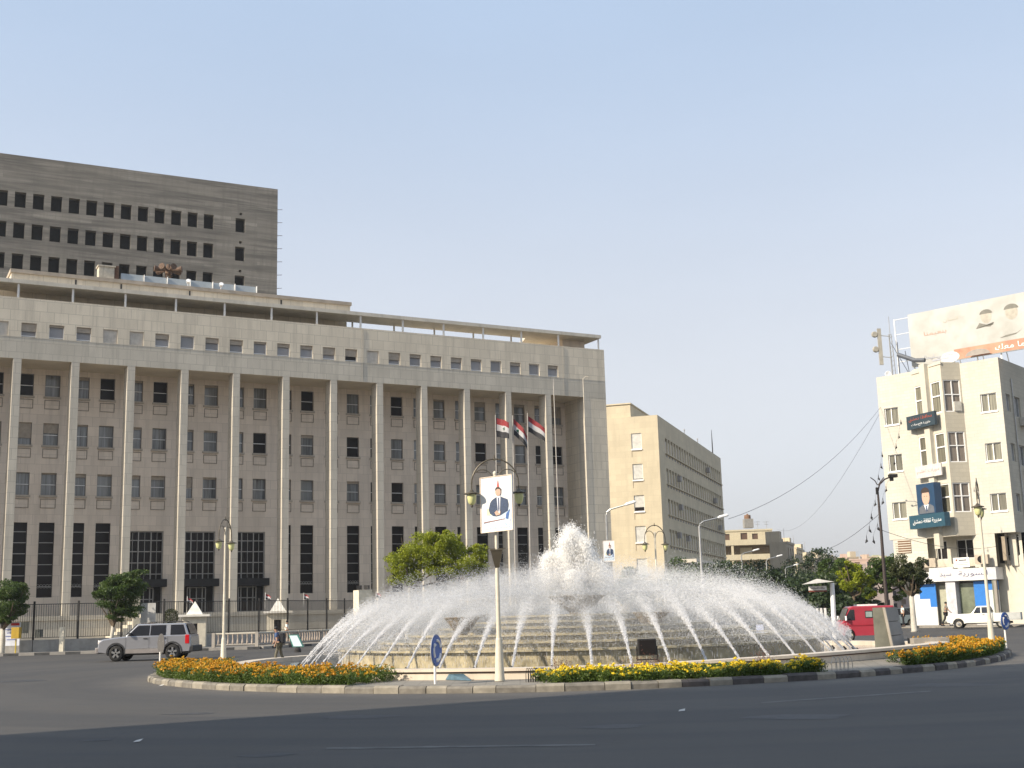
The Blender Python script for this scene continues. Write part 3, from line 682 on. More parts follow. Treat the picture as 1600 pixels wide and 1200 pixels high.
# central plume
def plume():
    Ps = []; Vs = []; Ss = []
    for j in range(15):
        a = 2*math.pi*j/15; rr = (.12, .45, .8)[j % 3]; cx, cy = BCx-.08+rr*math.cos(a), 42.3+rr*math.sin(a)
        n = 13500; vz = ({.12: (5.8, 6.7), .45: (5.0, 6.3), .8: (3.6, 5.0)}[rr][0]+NR.random()*({.12: .6, .45: 1.4, .8: 1.8}[rr])); T = 2*vz/GR
        t = NR.random(n)*T; sp = .03+.10*(t/T)
        lean = NR.normal(size=(n, 2))*(.11*(1+1.5*t/T))[:, None]+np.array([math.cos(a), math.sin(a)])*(.12 if rr > .3 else 0)
        vzz = vz*(1+NR.normal(size=n)*sp*.5)
        P = np.stack([cx+lean[:, 0]*t, cy+lean[:, 1]*t, 2.3+vzz*t-.5*GR*t*t], 1)
        V = np.stack([lean[:, 0], lean[:, 1], vzz-GR*t], 1); k = (P[:, 2] > 2.3)
        Ps.append(P[k]); Vs.append(V[k]); Ss.append((.013+.016*NR.random(n))[k])
    return np.concatenate(Ps), np.concatenate(Vs), np.concatenate(Ss)
P, V, s = plume(); o = drops('central_plume', P, V, s*2.5, s*.9, M_plume, FT); 
# free drops and mist filling the dome
n = 760000
rr = 8.7*NR.random(n)**.58; th = NR.random(n)*2*math.pi
top = .35+2.85*np.clip(1-(rr/9.5)**2.6, 0, 1)
top = top*(1+.07*np.abs(NR.normal(size=n))*(NR.random(n) < .45)+.05*np.sin(th*9+rr)*np.sin(th*23)); z = .4+(top-.4)*NR.random(n)**.36
kp = ~((z < 2.3) & (rr < 6.5) & (NR.random(n) < .8)); rr, th, z = rr[kp], th[kp], z[kp]; n = len(z)
P = np.stack([C0[0]+rr*np.cos(th), C0[1]+rr*np.sin(th), z], 1); s = .011+.012*NR.random(n)
V = np.stack([-np.cos(th), -np.sin(th), NR.normal(size=n)*.9], 1)
o = drops('drifting_spray', P, V, s*1.5, s, M_mist, FT); o['kind'] = 'stuff'
def mistvol(name, R_, H_, z0, dens, c):
    b = MB(); b.lathe([(.01, z0)]+[(R_*math.sin(a*math.pi/2), z0) for a in (.5,)]+[(R_, z0)]+[(R_*(1-k)**.6, z0+H_*k) for k in (.1, .25, .45, .65, .85, .96)]+[(.01, z0+H_)], c, 40)
    m = bpy.data.materials.new(name); m.use_nodes = True; n = m.node_tree; n.nodes.remove(n.nodes['Principled BSDF']); v = n.nodes.new('ShaderNodeVolumePrincipled')
    v.inputs['Color'].default_value = (.93, .94, .95, 1); v.inputs['Density'].default_value = dens; v.inputs['Anisotropy'].default_value = .3; n.links.new(v.outputs[0], n.nodes['Material Output'].inputs['Volume'])
    o = b.build(name, m, FT); o['kind'] = 'stuff'
mistvol('fine_mist', 7.9, 1.4, 1.2, .075, (C0[0], C0[1], 0)); mistvol('fine_mist', 5.0, .6, 2.3, .15, (C0[0], C0[1], 0)); mistvol('fine_mist', .8, 1.5, 2.32, .9, (BCx-.08, 42.3, 0))
Ps = []; Vs = []; Ss = []
for k in range(150):      # ragged bursts thrown up above the dome
    r_ = 6.6*NR.random()**.8; a = NR.random()*2*math.pi; zc = .35+2.7*(1-(r_/9.7)**1.75)
    m = int(160+300*NR.random()); u = NR.random(m); dx = np.array([NR.normal()*.35, NR.normal()*.35]); hgt = (.25+.75*NR.random())*(1.15 if r_ < 3.5 else .6)
    c = np.array([FCN[0]+r_*math.cos(a), FCN[1]+r_*math.sin(a)]); sp_ = .05+.22*u
    Ps.append(np.stack([c[0]+dx[0]*u+NR.normal(size=m)*sp_, c[1]+dx[1]*u+NR.normal(size=m)*sp_, zc-.35+hgt*u**.8+NR.normal(size=m)*.06], 1)); Vs.append(np.stack([dx[0]+NR.normal(size=m)*.3, dx[1]+NR.normal(size=m)*.3, np.full(m, 1.0)], 1)); Ss.append(.010+.018*NR.random(m)**2)
P, V, s = np.concatenate(Ps), np.concatenate(Vs), np.concatenate(Ss); o = drops('splash_burst', P, V, s*1.6, s, M_drop, FT); o['kind'] = 'stuff'
# water curtains and glints on the tier walls
for r, z1, z0 in tiers[:4]:
    n = int(2600*r/8); th = NR.random(n)*2*math.pi
    P = np.stack([FCN[0]+(r+.07+.03*NR.random(n))*np.cos(th), FCN[1]+(r+.07+.03*NR.random(n))*np.sin(th), z0+(z1-z0)*NR.random(n)], 1)
    V = np.tile([0, 0, 1.0], (n, 1))+NR.normal(size=(n, 3))*.05
    o = drops('water_curtain', P, V, .10+.12*NR.random(n), .016+.02*NR.random(n), M_mist, FT)
for i in range(NJ):
    th = 2*math.pi*(i+.5)/NJ; b = MB(); b.tube([np.array(cpt(th, 9.27, .2))-[.3, 0, 0], np.array(cpt(th, 9.14, .36))-[.3, 0, 0]], [.04, .025], 8); b.build('nozzle', M_black, FT)
# ------------------------------------------------------------------ small things on the island
def ring_pt(px, r, z=.15):
    """the island point at distance r from the middle that lies in the photo column px, near side"""
    best = None
    for k in range(-1800, 1, 4):
        th = R(k/10); p = np.array(cpt(th, r, z)); d = p-CO; q = 800+CF*(d@CAMR)/(d@CAMF)
        if best is None or abs(q-px) < best[0]: best = (abs(q-px), th, p)
    return best[1], best[2]
def pyramid(ptsx, apex, lab, mats):
    P = [np.array(gp(*q)) for q in ptsx]; c = sum(P)/len(P); b = MB()
    P = [p+np.array([0, 0, .0]) for p in P]
    n = len(P); b.add([tuple(p) for p in P]+[tuple(apex)], [(0, 1, n), (1, 2, n), (2, 3, n), (3, 0, n), (3, 2, 1, 0)]); b.m[-5:] = [0, 1, 1, 2, 2]
    o = b.build('paved_hatch', mats, None, org=tuple(P[0])); tag(o, lab, 'hatch'); return o
M_blue = mat('faded_blue_tiles', (.07, .13, .17), .4, var=.25, scale=9); M_hg = mat('grey_slab_top', (.28, .25, .21), .8, var=.2)
M_hd = mat('dark_hatch_edge', (.06, .055, .05), .8)
A_, B_, C_h, D_h = gp(640, 1060, .16), gp(737, 1063.5, .16), gp(716, 1046, .39), gp(672, 1045, .41); E_ = gp(758, 1052, .16)
b = MB(); bk = np.array([.1, .45, -.19]); b.add([A_, B_, C_h, D_h, E_, C_h+bk, D_h+bk], [(0, 1, 2, 3), (1, 4, 5, 2), (3, 2, 5, 6), (0, 3, 6)]); b.m = [0, 1, 1, 2]
tag(b.build('paved_hatch', [M_blue, M_hg, M_hd], None, org=tuple(A_)), 'low sloping hatch with a faded blue side left of the central lamp post', 'hatch')
a = gp(1378, 1014, .52)
pyramid([(1343, 1032, .22), (1408, 1027, .22), (1410, 1020, .25), (1352, 1022, .3)], a, 'low dark blue sloping hatch by the foot of the granite monument', [M_blue, M_hg, M_hd])
# granite monument block
mo = gp(1394, 1014, .3); mo = mo*1.0
u1 = azv(84); u2 = azv(38); mz = mo[2]-.1
mt = thing('granite_monument', 'tapered block clad in grey green granite slabs standing right of the fountain basin', 'monument', mo)
def mp(a, d, z): return mo*[1, 1, 0]+u1*a+u2*d+np.array([0, 0, z])
M_gran = mat('green_grey_granite', (.23, .22, .165), .45, var=.2, scale=2.5, bs=.05); M_granl = mat('grey_granite', (.19, .19, .185), .5, var=.12, scale=2)
b = MB(); H = 1.62
A = [mp(-.56, 0, mz), mp(.0, 0, mz), mp(-.20, .02, H), mp(-.56, .02, H)]; B = [mp(-.56, 1.1, mz), mp(.0, 1.1, mz), mp(-.20, 1.0, H), mp(-.56, 1.0, H)]
b.add(A+B, [(0, 1, 2, 3), (7, 6, 5, 4), (0, 3, 7, 4), (3, 2, 6, 7)]); b.build('core', M_gran, mt)
b = MB(); b.add([mp(.005, .0, mz), mp(.005, 1.1, mz), mp(-.195, 1.0, H), mp(-.195, .02, H)], [(0, 1, 2, 3)])
q = MB(); 
def lp(s, d, z): 
    k = (z-mz)/(H-mz); return mp(.02-.2*k+s, d, z)
zz = [mz, .72, 1.17, H]
for i in range(3): q.hexa([lp(0, .03, zz[i]+.012), lp(.05, .03, zz[i]+.012), lp(.05, 1.07, zz[i]+.012), lp(0, 1.07, zz[i]+.012), lp(0, .03, zz[i+1]-.006), lp(.05, .03, zz[i+1]-.006), lp(.05, 1.03, zz[i+1]-.006), lp(0, 1.03, zz[i+1]-.006)])
q.build('side_slab', M_granl, mt)
q = MB(); q.hexa([lp(-.03, -.03, mz), lp(.055, -.03, mz), lp(.055, .028, mz), lp(-.03, .028, mz), lp(-.03, -.01, H), lp(.055, -.01, H), lp(.055, .028, H), lp(-.03, .028, H)]); q.build('edge_trim', mat('pale_stone_trim', (.55, .48, .38), .6), mt)
q = MB(); q.box(tuple(mp(1.05, .5, mz+.32)), (1.2, .5, .18), 0, .1); q.box(tuple(mp(1.05, .5, mz+.1)), (1.0, .4, .3), 0, .1)
tag(q.build('stone_bench', M_conc, None, org=tuple(mp(1.05, .5, 0))), 'low stone bench among flowers right of the granite monument', 'bench')
# floodlights around the basin
def flood(px, r, z, sc, lab, face, rz, glass):
    th, p = ring_pt(px, r, z); t = thing('floodlight', lab, 'floodlight', p); b = MB(); s = sc
    b.box((p[0], p[1], p[2]+.32*s), (.46*s, .16*s, .4*s), 0, rz); b.build('housing', M_black, t, bevel=.02)
    b = MB(); c, sn = math.cos(rz), math.sin(rz); f = -.085*s*face
    b.box((p[0]-sn*f*-1*-1, p[1]+c*f, p[2]+.32*s), (.38*s, .012, .32*s), 0, rz); b.build('lens', glass, t)
    b = MB()
    for k in (-.25*s, .25*s): b.tube([(p[0]+c*k, p[1]+sn*k, p[2]), (p[0]+c*k, p[1]+sn*k, p[2]+.34*s)], .015, 5)
    b.box((p[0], p[1], p[2]+.015), (.5*s, .1*s, .03), 0, rz); b.build('yoke', M_black, t)
M_lens = mat('reflective_lens', (.70, .82, .88), .1, var=.05, bs=0, coat=1)
flood(1010, RIM-.2, .52, 1.0, 'black box floodlight on the basin rim above the yellow flower bed', 1, 0, G_dark)
th, p = ring_pt(460, RIM, .42); pf = at(461, 1020, 52.0); pf[2] = .42
t = thing('tilted_floodlight', 'tilted floodlight with a bright white glass face behind the left end of the basin', 'floodlight', pf); b = MB()
b.hexa([pf+np.array(q) for q in ((-.1, 0, .22), (.35, 0, .22), (.35, .15, .22), (-.1, .15, .22), (-.28, 0, .72), (.12, 0, .72), (.12, .15, .72), (-.28, .15, .72))]); b.build('housing', mat('green_housing', (.05, .22, .18), .5), t)
b = MB(); b.add([pf+np.array(q) for q in ((-.06, -.01, .25), (.30, -.01, .25), (.08, -.01, .69), (-.24, -.01, .69))], [(0, 1, 2, 3)]); b.build('lens', M_lens, t)
b = MB(); b.lathe([(.14, 0), (.14, .12), (.05, .24)], tuple(pf+np.array([.1, .08, 0])), 10); b.build('yoke', M_black, t)
pf = at(1188, 990, 43.5); pf[2] = 1.0-.05
b = MB(); b.hexa([pf+np.array(q) for q in ((-.12, 0, .0), (.14, 0, -.04), (.14, .12, -.04), (-.12, .12, 0), (-.12, .02, .2), (.12, .02, .2), (.12, .12, .2), (-.12, .12, .2))])
b.tube([pf+np.array([0, .08, 0]), (pf[0], pf[1]+.08, .74)], .03, 6)
tag(b.build('small_floodlight', mat('pale_blue_lens', (.6, .65, .9), .2), None, org=tuple(pf)), 'small pale blue floodlight standing in the spray on the right of the tiers', 'floodlight')
# ------------------------------------------------------------------ flower beds
def leaves(P, size, m, name, parent=None, up=.3, aspect=.6, org=(0, 0, 0)):
    n = len(P); a = NR.normal(size=(n, 3)); a[:, 2] += up; a /= np.linalg.norm(a, axis=1, keepdims=True)
    b = np.cross(a, NR.normal(size=(n, 3))); b /= np.linalg.norm(b, axis=1, keepdims=True); c = np.cross(a, b)
    s = np.broadcast_to(size, n)[:, None]; v = np.stack([P-b*s*.5, P+c*s*.5*aspect, P+b*s*.5, P-c*s*.5*aspect], 1).reshape(-1, 3)-np.array(org)
    me = bpy.data.meshes.new(name); me.vertices.add(4*n); me.vertices.foreach_set('co', v.ravel()); me.loops.add(4*n)
    me.loops.foreach_set('vertex_index', np.arange(4*n, dtype=np.int32)); me.polygons.add(n)
    me.polygons.foreach_set('loop_start', np.arange(0, 4*n, 4, dtype=np.int32)); me.polygons.foreach_set('loop_total', np.full(n, 4, np.int32))
    me.materials.append(m); me.update(calc_edges=True); o = bpy.data.objects.new(name, me); COL.objects.link(o); o.location = org
    if parent: o.parent = parent; o.location = (0, 0, 0)
    return o
def bed(th0, th1, rin, rout, h, lab, pet, dens=1.0, seed=1, taper=0):
    rg = np.random.default_rng(seed); Pl = []; Pf = []
    n = int(abs(th1-th0)*12.8*(rout-rin)*26*dens)
    for i in range(n):
        k = rg.random(); th = th0+(th1-th0)*k; r = rin+(rout-rin)*rg.random(); r = min(r, r_kerb(th)-.38)
        gap = math.sin(th*41+seed)+math.sin(th*17.3+r*3.1)+math.sin(th*88+r*5)
        if gap < -1.5 and rg.random() < .6: continue
        hh = h*(.62+.5*rg.random()+.07*gap)*(1 if not taper else min(1, .35+1.6*min(k, 1-k)*4))
        c = np.array(cpt(th, r, z_isl(th, r)))
        m = 95; q = rg.normal(size=(m, 3))*[.085, .085, 0]; q[:, 2] = rg.random(m)**.8*hh*.92; q[:, :2] *= (.65+.5*q[:, 2:3]/hh)
        Pl.append(c+q)
        nf = rg.integers(0, 5)
        for _ in range(nf):
            f = c+np.array([rg.normal()*.10, rg.normal()*.10, hh*(.78+.3*rg.random())]); Pf.append(f+rg.normal(size=(13, 3))*[.018, .018, .012])
    t = thing('flower_bed', lab, 'flower bed', cpt((th0+th1)/2, (rin+rout)/2, .15)); t['kind'] = 'stuff'
    og = ORG[t.name]
    leaves(np.concatenate(Pl), .055, L_bed, 'marigold_foliage', t, .5, .5, og)
    leaves(np.concatenate(Pf), .045, pet, 'marigold_flowers', t, .8, .9, og)
    t['kind'] = 'stuff'
    for c in t.children: c['kind'] = 'stuff'
thA = ring_pt(556, 13.4)[0]; bed(R(-182), thA, 11.75, 14.0, .38, 'dense bed of orange marigolds along the left side of the roundabout', L_pet, 1.25, 3)
th0 = ring_pt(838, 13.3)[0]; th1 = ring_pt(1296, 13.0)[0]; bed(th0, th1, 12.3, 13.6, .3, 'low bed of yellow marigolds in front of the basin right of the lamp post', L_pety, 1.5, 5)
th0 = ring_pt(1408, 12.6)[0]; bed(th0+.03, R(12), 12.0, 13.9, .35, 'orange marigold bed on the right of the roundabout beside the granite monument', L_pet, 1.3, 9)
bed(R(60), R(120), 12.2, 13.8, .4, 'far orange marigold bed behind the fountain', L_pet, .4, 11)
# reddish rose twigs and hoops
for px, w_, lab in ((872, .5, 'reddish bare shrub against the basin wall near the lamp post'), (1012, 1.0, 'reddish bare shrub in front of the black basin floodlight'), (1192, .45, 'reddish bare shrub at the right end of the yellow bed')):
    th, p = ring_pt(px, 11.95, .2); p[2] = z_isl(th, 11.95); b = MB()
    for k in range(int(34*w_)):
        x = NR.normal()*w_*.3; s = np.array([p[0]+x, p[1]+NR.normal()*.08, p[2]]); e = s+np.array([NR.normal()*.12, NR.normal()*.08, .25+.25*NR.random()])
        b.tube([s, (s+e)/2+NR.normal(size=3)*.03, e], [.006, .005, .003], 3)
    o = b.build('rose_bush', L_twig, None, org=tuple(p)); tag(o, lab, 'shrub')
    q = p+np.array([0, 0, .3]); lv = leaves(q+NR.normal(size=(int(420*w_), 3))*[w_*.3, .08, .12], .035, L_twig, 'foliage', o, 0, .5, tuple(p)); tag(lv, kind='stuff')
def hoops(px0, px1, r, lab):
    t0, p = ring_pt(px0, r); t1, _ = ring_pt(px1, r); b = MB(); p[2] = z_isl(t0, r)
    n = 5
    for k in range(n):
        ta = t0+(t1-t0)*k/n; tb = t0+(t1-t0)*(k+1.3)/n
        pts = []
        for s in np.linspace(0, math.pi, 9):
            f = (1-math.cos(s))/2; tt = ta+(tb-ta)*f; c = np.array(cpt(tt, r, z_isl(tt, r))); pts.append(c+np.array([0, 0, .32*math.sin(s)**.6]))
        b.tube(pts, .008, 4)
    tag(b.build('hoop_fence', M_galv if px0 > 1000 else M_black, None, org=tuple(p)), lab, 'garden fence')
hoops(822, 838, 12.9, 'small dark wire hoop fence at the left end of the yellow bed')
hoops(1298, 1330, 12.7, 'small pale wire hoop fence at the right end of the yellow bed')
# ------------------------------------------------------------------ roundabout lamps
def make_lamp():
    t = thing('street_lamp', 'x', 'street lamp')
    b = MB(); b.lathe([(.125, 0), (.125, .04), (.115, .1), (.08, .95), (.07, 1.0), (.06, 1.02)], n=20); b.build('base', M_pole, t, True)
    b = MB(); b.tube([(0, 0, 1.0), (0, 0, 2.6)], [.055, .048], 14); b.tube([(0, 0, 2.6), (0, 0, 4.95)], [.042, .036], 14); b.tube([(0, 0, 1.0), (0, 0, 1.05)], .065, 14); b.tube([(0, 0, 4.95), (0, 0, 5.0), (0, 0, 5.04)], [.045, .05, .02], 12); b.build('pole', M_pole, t)
    b = MB()
    def arc(x0, x1, z0, h, r=.018, n=18):
        pts = [((x0+x1)/2-(x1-x0)/2*math.cos(s), 0, z0+h*math.sin(s)) for s in np.linspace(0, math.pi, n)]; b.tube(pts, r, 6)
    arc(-.58, .58, 4.72, .62, .02)
    for s in (-1, 1): arc(.04*s, .58*s, 4.78, .30, .013); b.tube([(.58*s, 0, 4.55), (.58*s, 0, 4.78)], .016, 6)
    b.tube([(0, 0, 5.3), (0, 0, 5.45)], [.03, .012], 6)
    b.build('scroll_arm', M_brass, t)
    for s in (-1, 1):
        b = MB(); b.lathe([(.015, .12), (.045, .09), (.07, .05), (.195, .01), (.2, -.008), (.1, -.01)], (.58*s, 0, 4.49), 20); o = b.build('lantern', M_brass, t, True)
        b = MB(); b.lathe([(.112, 0), (.115, -.07), (.09, -.2), (.055, -.25), (.01, -.26)], (.58*s, 0, 4.475), 20); b.build('glass', M_yglass, o, True)
        b = MB(); b.lathe([(.03, 0), (.035, -.03), (.01, -.07)], (.58*s, 0, 4.22), 8); b.build('finial', M_brass, o)
    return t
lamp0 = make_lamp()
def put(o, p, rz): o.location = tuple(map(float, p)); o.rotation_euler = (0, 0, rz); return o
pA = gp(781, 1064, .16)
put(lamp0, pA, R(3)); lamp0['label'] = 'twin lantern lamp post carrying the large poster in front of the fountain'; lamp0['group'] = 'twin lantern lamps round the fountain'
ds = []
for px, py, D, rz, lab in ((349, 1030, 46, 80, 'twin lantern lamp post in the marigold bed left of the fountain'),
                       (1551, 1015, 39.2, 66, 'twin lantern lamp post on the right in front of the white pickup'),
                       (1029, 960, 55.5, 32, 'twin lantern lamp post behind the spray before the ochre office block')):
    p = at(px, py, D); p[2] = .15; ds.append(dup(lamp0, p, R(rz), lab))
ORG[lamp0.name] = tuple(pA)
# funnel planter clamped on the front post and the poster
b = MB(); b.lathe([(.06, 2.68), (.08, 2.7), (.20, 3.08), (.22, 3.09), (.22, 3.12), (.17, 3.12), (.1, 2.95)], (pA[0], pA[1], pA[2]), 4, a0=R(45), a1=R(405)); b.box((pA[0], pA[1], pA[2]+3.14), (.44, .06, .015)); b.build('x', M_brass)
o = bpy.data.objects['x']; o.name = 'post_planter'; tag(o, 'brown funnel shaped metal holder fixed halfway up the central lamp post', 'planter')
def poster(c, wd, h, rz, tilt, lab, depth=.05):
    """flat printed panel with a border, a suited man at a desk with a flag behind him"""
    t = thing('poster_panel', lab, 'poster', c); ca, sa = math.cos(rz), math.sin(rz)
    def P(u, v, d): 
        x = u*wd; z = v*h+u*wd*tilt; return (c[0]+x*ca+d*sa, c[1]+x*sa-d*ca, c[2]+z)
    def shape(pts, d, name, m, par=t):
        if name in ('suit', 'shirt', 'tie', 'face', 'hair', 'hands') or m.name == 'red_print': pts = [(.07+(u-.08)*1.22, (v+.02)*1.2-.0) for u, v in pts]
        b = MB(); b.prism([P(u, v, d) for u, v in pts], np.array(P(0, 0, .004))-np.array(P(0, 0, 0))); return b.build(name, m, par)
    b = MB(); b.hexa([P(-.5, -.5, -depth), P(.5, -.5, -depth), P(.5, -.5, 0), P(-.5, -.5, 0), P(-.5, .5, -depth), P(.5, .5, -depth), P(.5, .5, 0), P(-.5, .5, 0)])
    b.build('board', mat('poster_paper', (.80, .80, .78), .6, var=.03, scale=5, bs=0), t)
    b = MB(); f = .012
    for q in (((-.5, -.5), (.5, -.5), (.5, -.5+f), (-.5, -.5+f)), ((-.5, .5-f), (.5, .5-f), (.5, .5), (-.5, .5)), ((-.5, -.5), (-.5+f*1.7, -.5), (-.5+f*1.7, .5), (-.5, .5)), ((.5-f*1.7, -.5), (.5, -.5), (.5, .5), (.5-f*1.7, .5))):
        b.prism([P(u, v, .002) for u, v in q], np.array(P(0, 0, .012))-np.array(P(0, 0, 0)))
    b.build('frame', mat('peach_frame', (.80, .66, .52), .6, bs=0), t)
    shape([(-.42, -.44), (.40, -.44), (.46, -.2), (.38, -.08), (.1, -.16), (-.1, -.2), (-.3, -.12), (-.42, -.24)], .004, 'desk', mat('pale_blue_print', (.42, .56, .74), .6, c2=(.72, .78, .80), scale=18, var=.1, bs=0))
    shape([(-.40, -.31), (.26, -.28), (.26, -.293), (-.40, -.33)], .009, 'desk_edge', mat('brown_print', (.25, .10, .07), .6, bs=0))
    shape([(.28, -.28), (.36, -.3), (.42, -.12), (.3, -.2)], .0095, 'flag', mat('blue_print', (.06, .14, .36), .6, bs=0))
    shape([(-.30, -.08), (-.16, -.06), (-.12, -.20), (-.30, -.19)], .009, 'book', mat('cream_print', (.75, .72, .48), .6, bs=0))
    shape([(.04, .21), (.11, .2), (.09, .29), (.078, .34), (.062, .29)], .005, 'flag', mat('red_print', (.55, .10, .08), .6, bs=0))
    sh_ = shape([(-.14, -.16), (-.17, -.10), (-.13, .0), (-.08, .04), (.02, .075), (.12, .085), (.22, .055), (.31, .03), (.33, -.05), (.32, -.14), (.22, -.17), (.12, -.20), (.02, -.21), (-.06, -.2)], .012, 'suit', mat('navy_print', (.035, .06, .12), .6, bs=0, scale=30, var=.3))
    shape([(.04, .09), (.14, .09), (.115, -.16), (.075, -.18)], .017, 'shirt', mat('shirt_print', (.75, .77, .82), .6, bs=0))
    shape([(.078, .065), (.105, .065), (.108, -.1), (.088, -.15), (.075, -.1)], .022, 'tie', mat('tie_print', (.05, .07, .15), .6, bs=0))
    th = np.linspace(0, 2*math.pi, 15)[:-1]
    shape([(.08+.068*math.cos(a), .15+.062*math.sin(a)) for a in th], .022, 'face', mat('skin_print', (.55, .36, .27), .6, bs=0, scale=30))
    shape([(.01, .17), (.015, .205), (.05, .225), (.11, .225), (.15, .2), (.152, .165), (.135, .19), (.06, .2), (.03, .185)], .027, 'hair', mat('hair_print', (.05, .035, .03), .6, bs=0))
    shape([(-.02, -.15), (.04, -.12), (.1, -.17), (.14, -.13), (.12, -.19), (.02, -.2)], .02, 'hands', MATS['skin_print'])
    return t
pc = at(775.5, 787, pA[1]-.14)
poster(pc, .86, 1.36, R(-23), .05, 'large white poster of a suited man at a desk on the central lamp post')
# modern street lights
def make_light(arm, h):
    t = thing('street_light', 'x', 'street light'); b = MB(); b.tube([(0, 0, 0), (0, 0, h)], [.10, .06], 10)
    b.build('pole', M_galv, t); b = MB(); pts = [(0, 0, h-.05), (.04*arm, 0, h+.12), (.2*arm, 0, h+.27), (arm*.9, 0, h+.48)]; b.tube(pts, .045, 8); b.build('arm', M_galv, t)
    b = MB(); s = 1 if arm > 0 else -1; b.tube([(arm*.85, 0, h+.47), (arm*.95, 0, h+.52), (arm*.95+.45*s, 0, h+.62), (arm*.95+.55*s, 0, h+.63)], [.05, .09, .085, .03], 10); b.build('lamp_head', M_whitemetal, t); return t
l1 = make_light(1.35, 6.7); p = at(1100, 960, 75); p[2] = 0; put(l1, p, 0); l1['label'] = 'grey street light with one arm reaching right before the cream apartment house'; l1['group'] = 'single arm street lights'
for px, D, rz, lab in ((953, 88, -.25, 'grey street light at the right hand corner of the bank'), (1163, 120, .05, 'thin street light in front of the cream apartment house balcony'),
                   (1202, 135, .05, 'distant thin street light right of the cream apartment house'), (1231, 165, .05, 'most distant thin street light before the dark trees')):
    p = at(px, 950, D); p[2] = 0; o = dup(l1, p, rz, lab)
    if px == 953: o.scale = (1.2, 1.2, 1.28)
pc = at(951.5, 861, 87.6); poster(pc, .82, 1.48, 0, .02, 'small white poster of a suited man on the street light beside the fountain plume')
# curved dark lamp with garlands
cb_ = at(1386, 945, 62); cb_[2] = 0
ct = thing('curved_street_lamp', 'slender dark street lamp with a curved arm beside the pale corner building', 'street lamp', cb_)
def CPt(px, py, D=62): return at(px, py, D)
b = MB(); b.tube([cb_, CPt(1382, 900), CPt(1376, 820), CPt(1371.5, 768)], [.11, .09, .07, .05], 10); b.build('pole', mat('dark_brown_pole', (.045, .033, .03), .6, .2), ct)
b = MB(); b.tube([CPt(1371.5, 768), CPt(1374, 757), CPt(1382, 749), CPt(1392, 745), CPt(1402, 742)], [.05, .045, .04, .035, .03], 8)
b.tube([CPt(1371, 758), CPt(1367, 751), CPt(1360, 746)], .025, 6); b.tube([CPt(1372, 758), CPt(1376, 752), CPt(1381, 746)], .025, 6); b.build('scroll_arm', MATS['dark_brown_pole'], ct)
b = MB(); b.box(tuple(CPt(1395, 743.5)), (.4, .3, .16)); b.box(tuple(CPt(1393, 748)), (.16, .16, .22)); b.box(tuple(CPt(1370.5, 767)), (.11, .14, .34)); b.build('lamp_head', M_black, ct)
def garland(pts, D0, D1, lab):
    n = len(pts); P = [at(x, y, D0+(D1-D0)*i/(n-1)) for i, (x, y) in enumerate(pts)]
    t = thing('hanging_garland', lab, 'garland', P[0]); b = MB(); b.tube([p+np.array([0, 0, .28]) for p in P], .006, 4); b.build('cord', M_black, t)
    for p in P:
        b = MB(); a = random.random()*6; q = p+np.array([.09*math.cos(a), 0, -.12])
        b.tube([p+np.array([0, 0, .28]), p+np.array([0, 0, .08]), p, q], [.01, .022, .07, .012], 6); b.build('pendant', M_black, t)
garland([(1408, 661), (1405, 683), (1400.5, 699), (1398, 724), (1394, 748), (1385, 766), (1380, 785), (1375, 806), (1372, 826), (1365, 846)], 86, 62, 'dark pendant garland hanging from the corner building down past the lamp arm')
garland([(1378.5, 712), (1377, 730), (1373, 748), (1370.5, 768), (1368, 788), (1362, 809), (1359, 829), (1354.5, 845)], 84, 62.3, 'dark pendant garland hanging left of the curved street lamp')
# traffic signs on the island
def round_sign(p, h, r, rz, lab, front=True):
    t = thing('roundabout_sign', lab, 'traffic sign', p, 'round roundabout signs on white posts'); b = MB(); b.tube([p, p+np.array([0, 0, h-r*1.35])], .03, 8); b.build('post', M_white, t)
    c = p+np.array([0, 0, h-r*.55]); ca, sa = math.cos(rz), math.sin(rz)
    def disc(rr, off, name, m, par, thick=.012, hole=0):
        q = MB(); n = 28; o_ = [(c[0]+rr*math.cos(a)*ca+off*sa, c[1]+rr*math.cos(a)*sa-off*ca, c[2]+rr*math.sin(a)) for a in np.linspace(0, 2*math.pi, n+1)[:-1]]
        q.prism(o_, (sa*thick, -ca*thick, 0)); return q.build(name, m, par)
    f = 1 if front else -1
    d = disc(r, .03*f, 'disc', mat('sign_back_grey', (.09, .085, .08), .6) if not front else mat('sign_border_grey', (.35, .38, .45), .5), t)
    e = disc(r*.93, .045*f if front else -.045, 'blue_face', mat('sign_blue', (.03, .10, .36), .45, var=.06, bs=0), t)
    for k in range(3):
        q = MB(); a0 = R(100+120*k); pts = []
        for a in np.linspace(a0, a0-R(88), 8):
            rr = r*.60; off = .062*f; pts.append(np.array((c[0]+rr*math.cos(a)*ca+off*sa, c[1]+rr*math.cos(a)*sa-off*ca, c[2]+rr*math.sin(a))))
        q.tube(pts, [r*.085]*6+[r*.15, .004], 5); q.build('arrow', M_white, t)
p = gp(680, 1069, .16); round_sign(p, .98, .38, R(74), 'tall narrow looking blue roundabout sign left of the central lamp post')
p = at(249.5, 1052, 41.6); p[2] = .12; round_sign(p, 1.14, .33, R(-54), 'roundabout sign seen from behind at the left tip of the island', False)
p = at(1572, 1003, 46); p[2] = .15; p = at(1572, 1005, 41.8); p[2] = .1; round_sign(p, 1.13, .30, R(42), 'blue roundabout sign at the right edge beyond the marigolds')
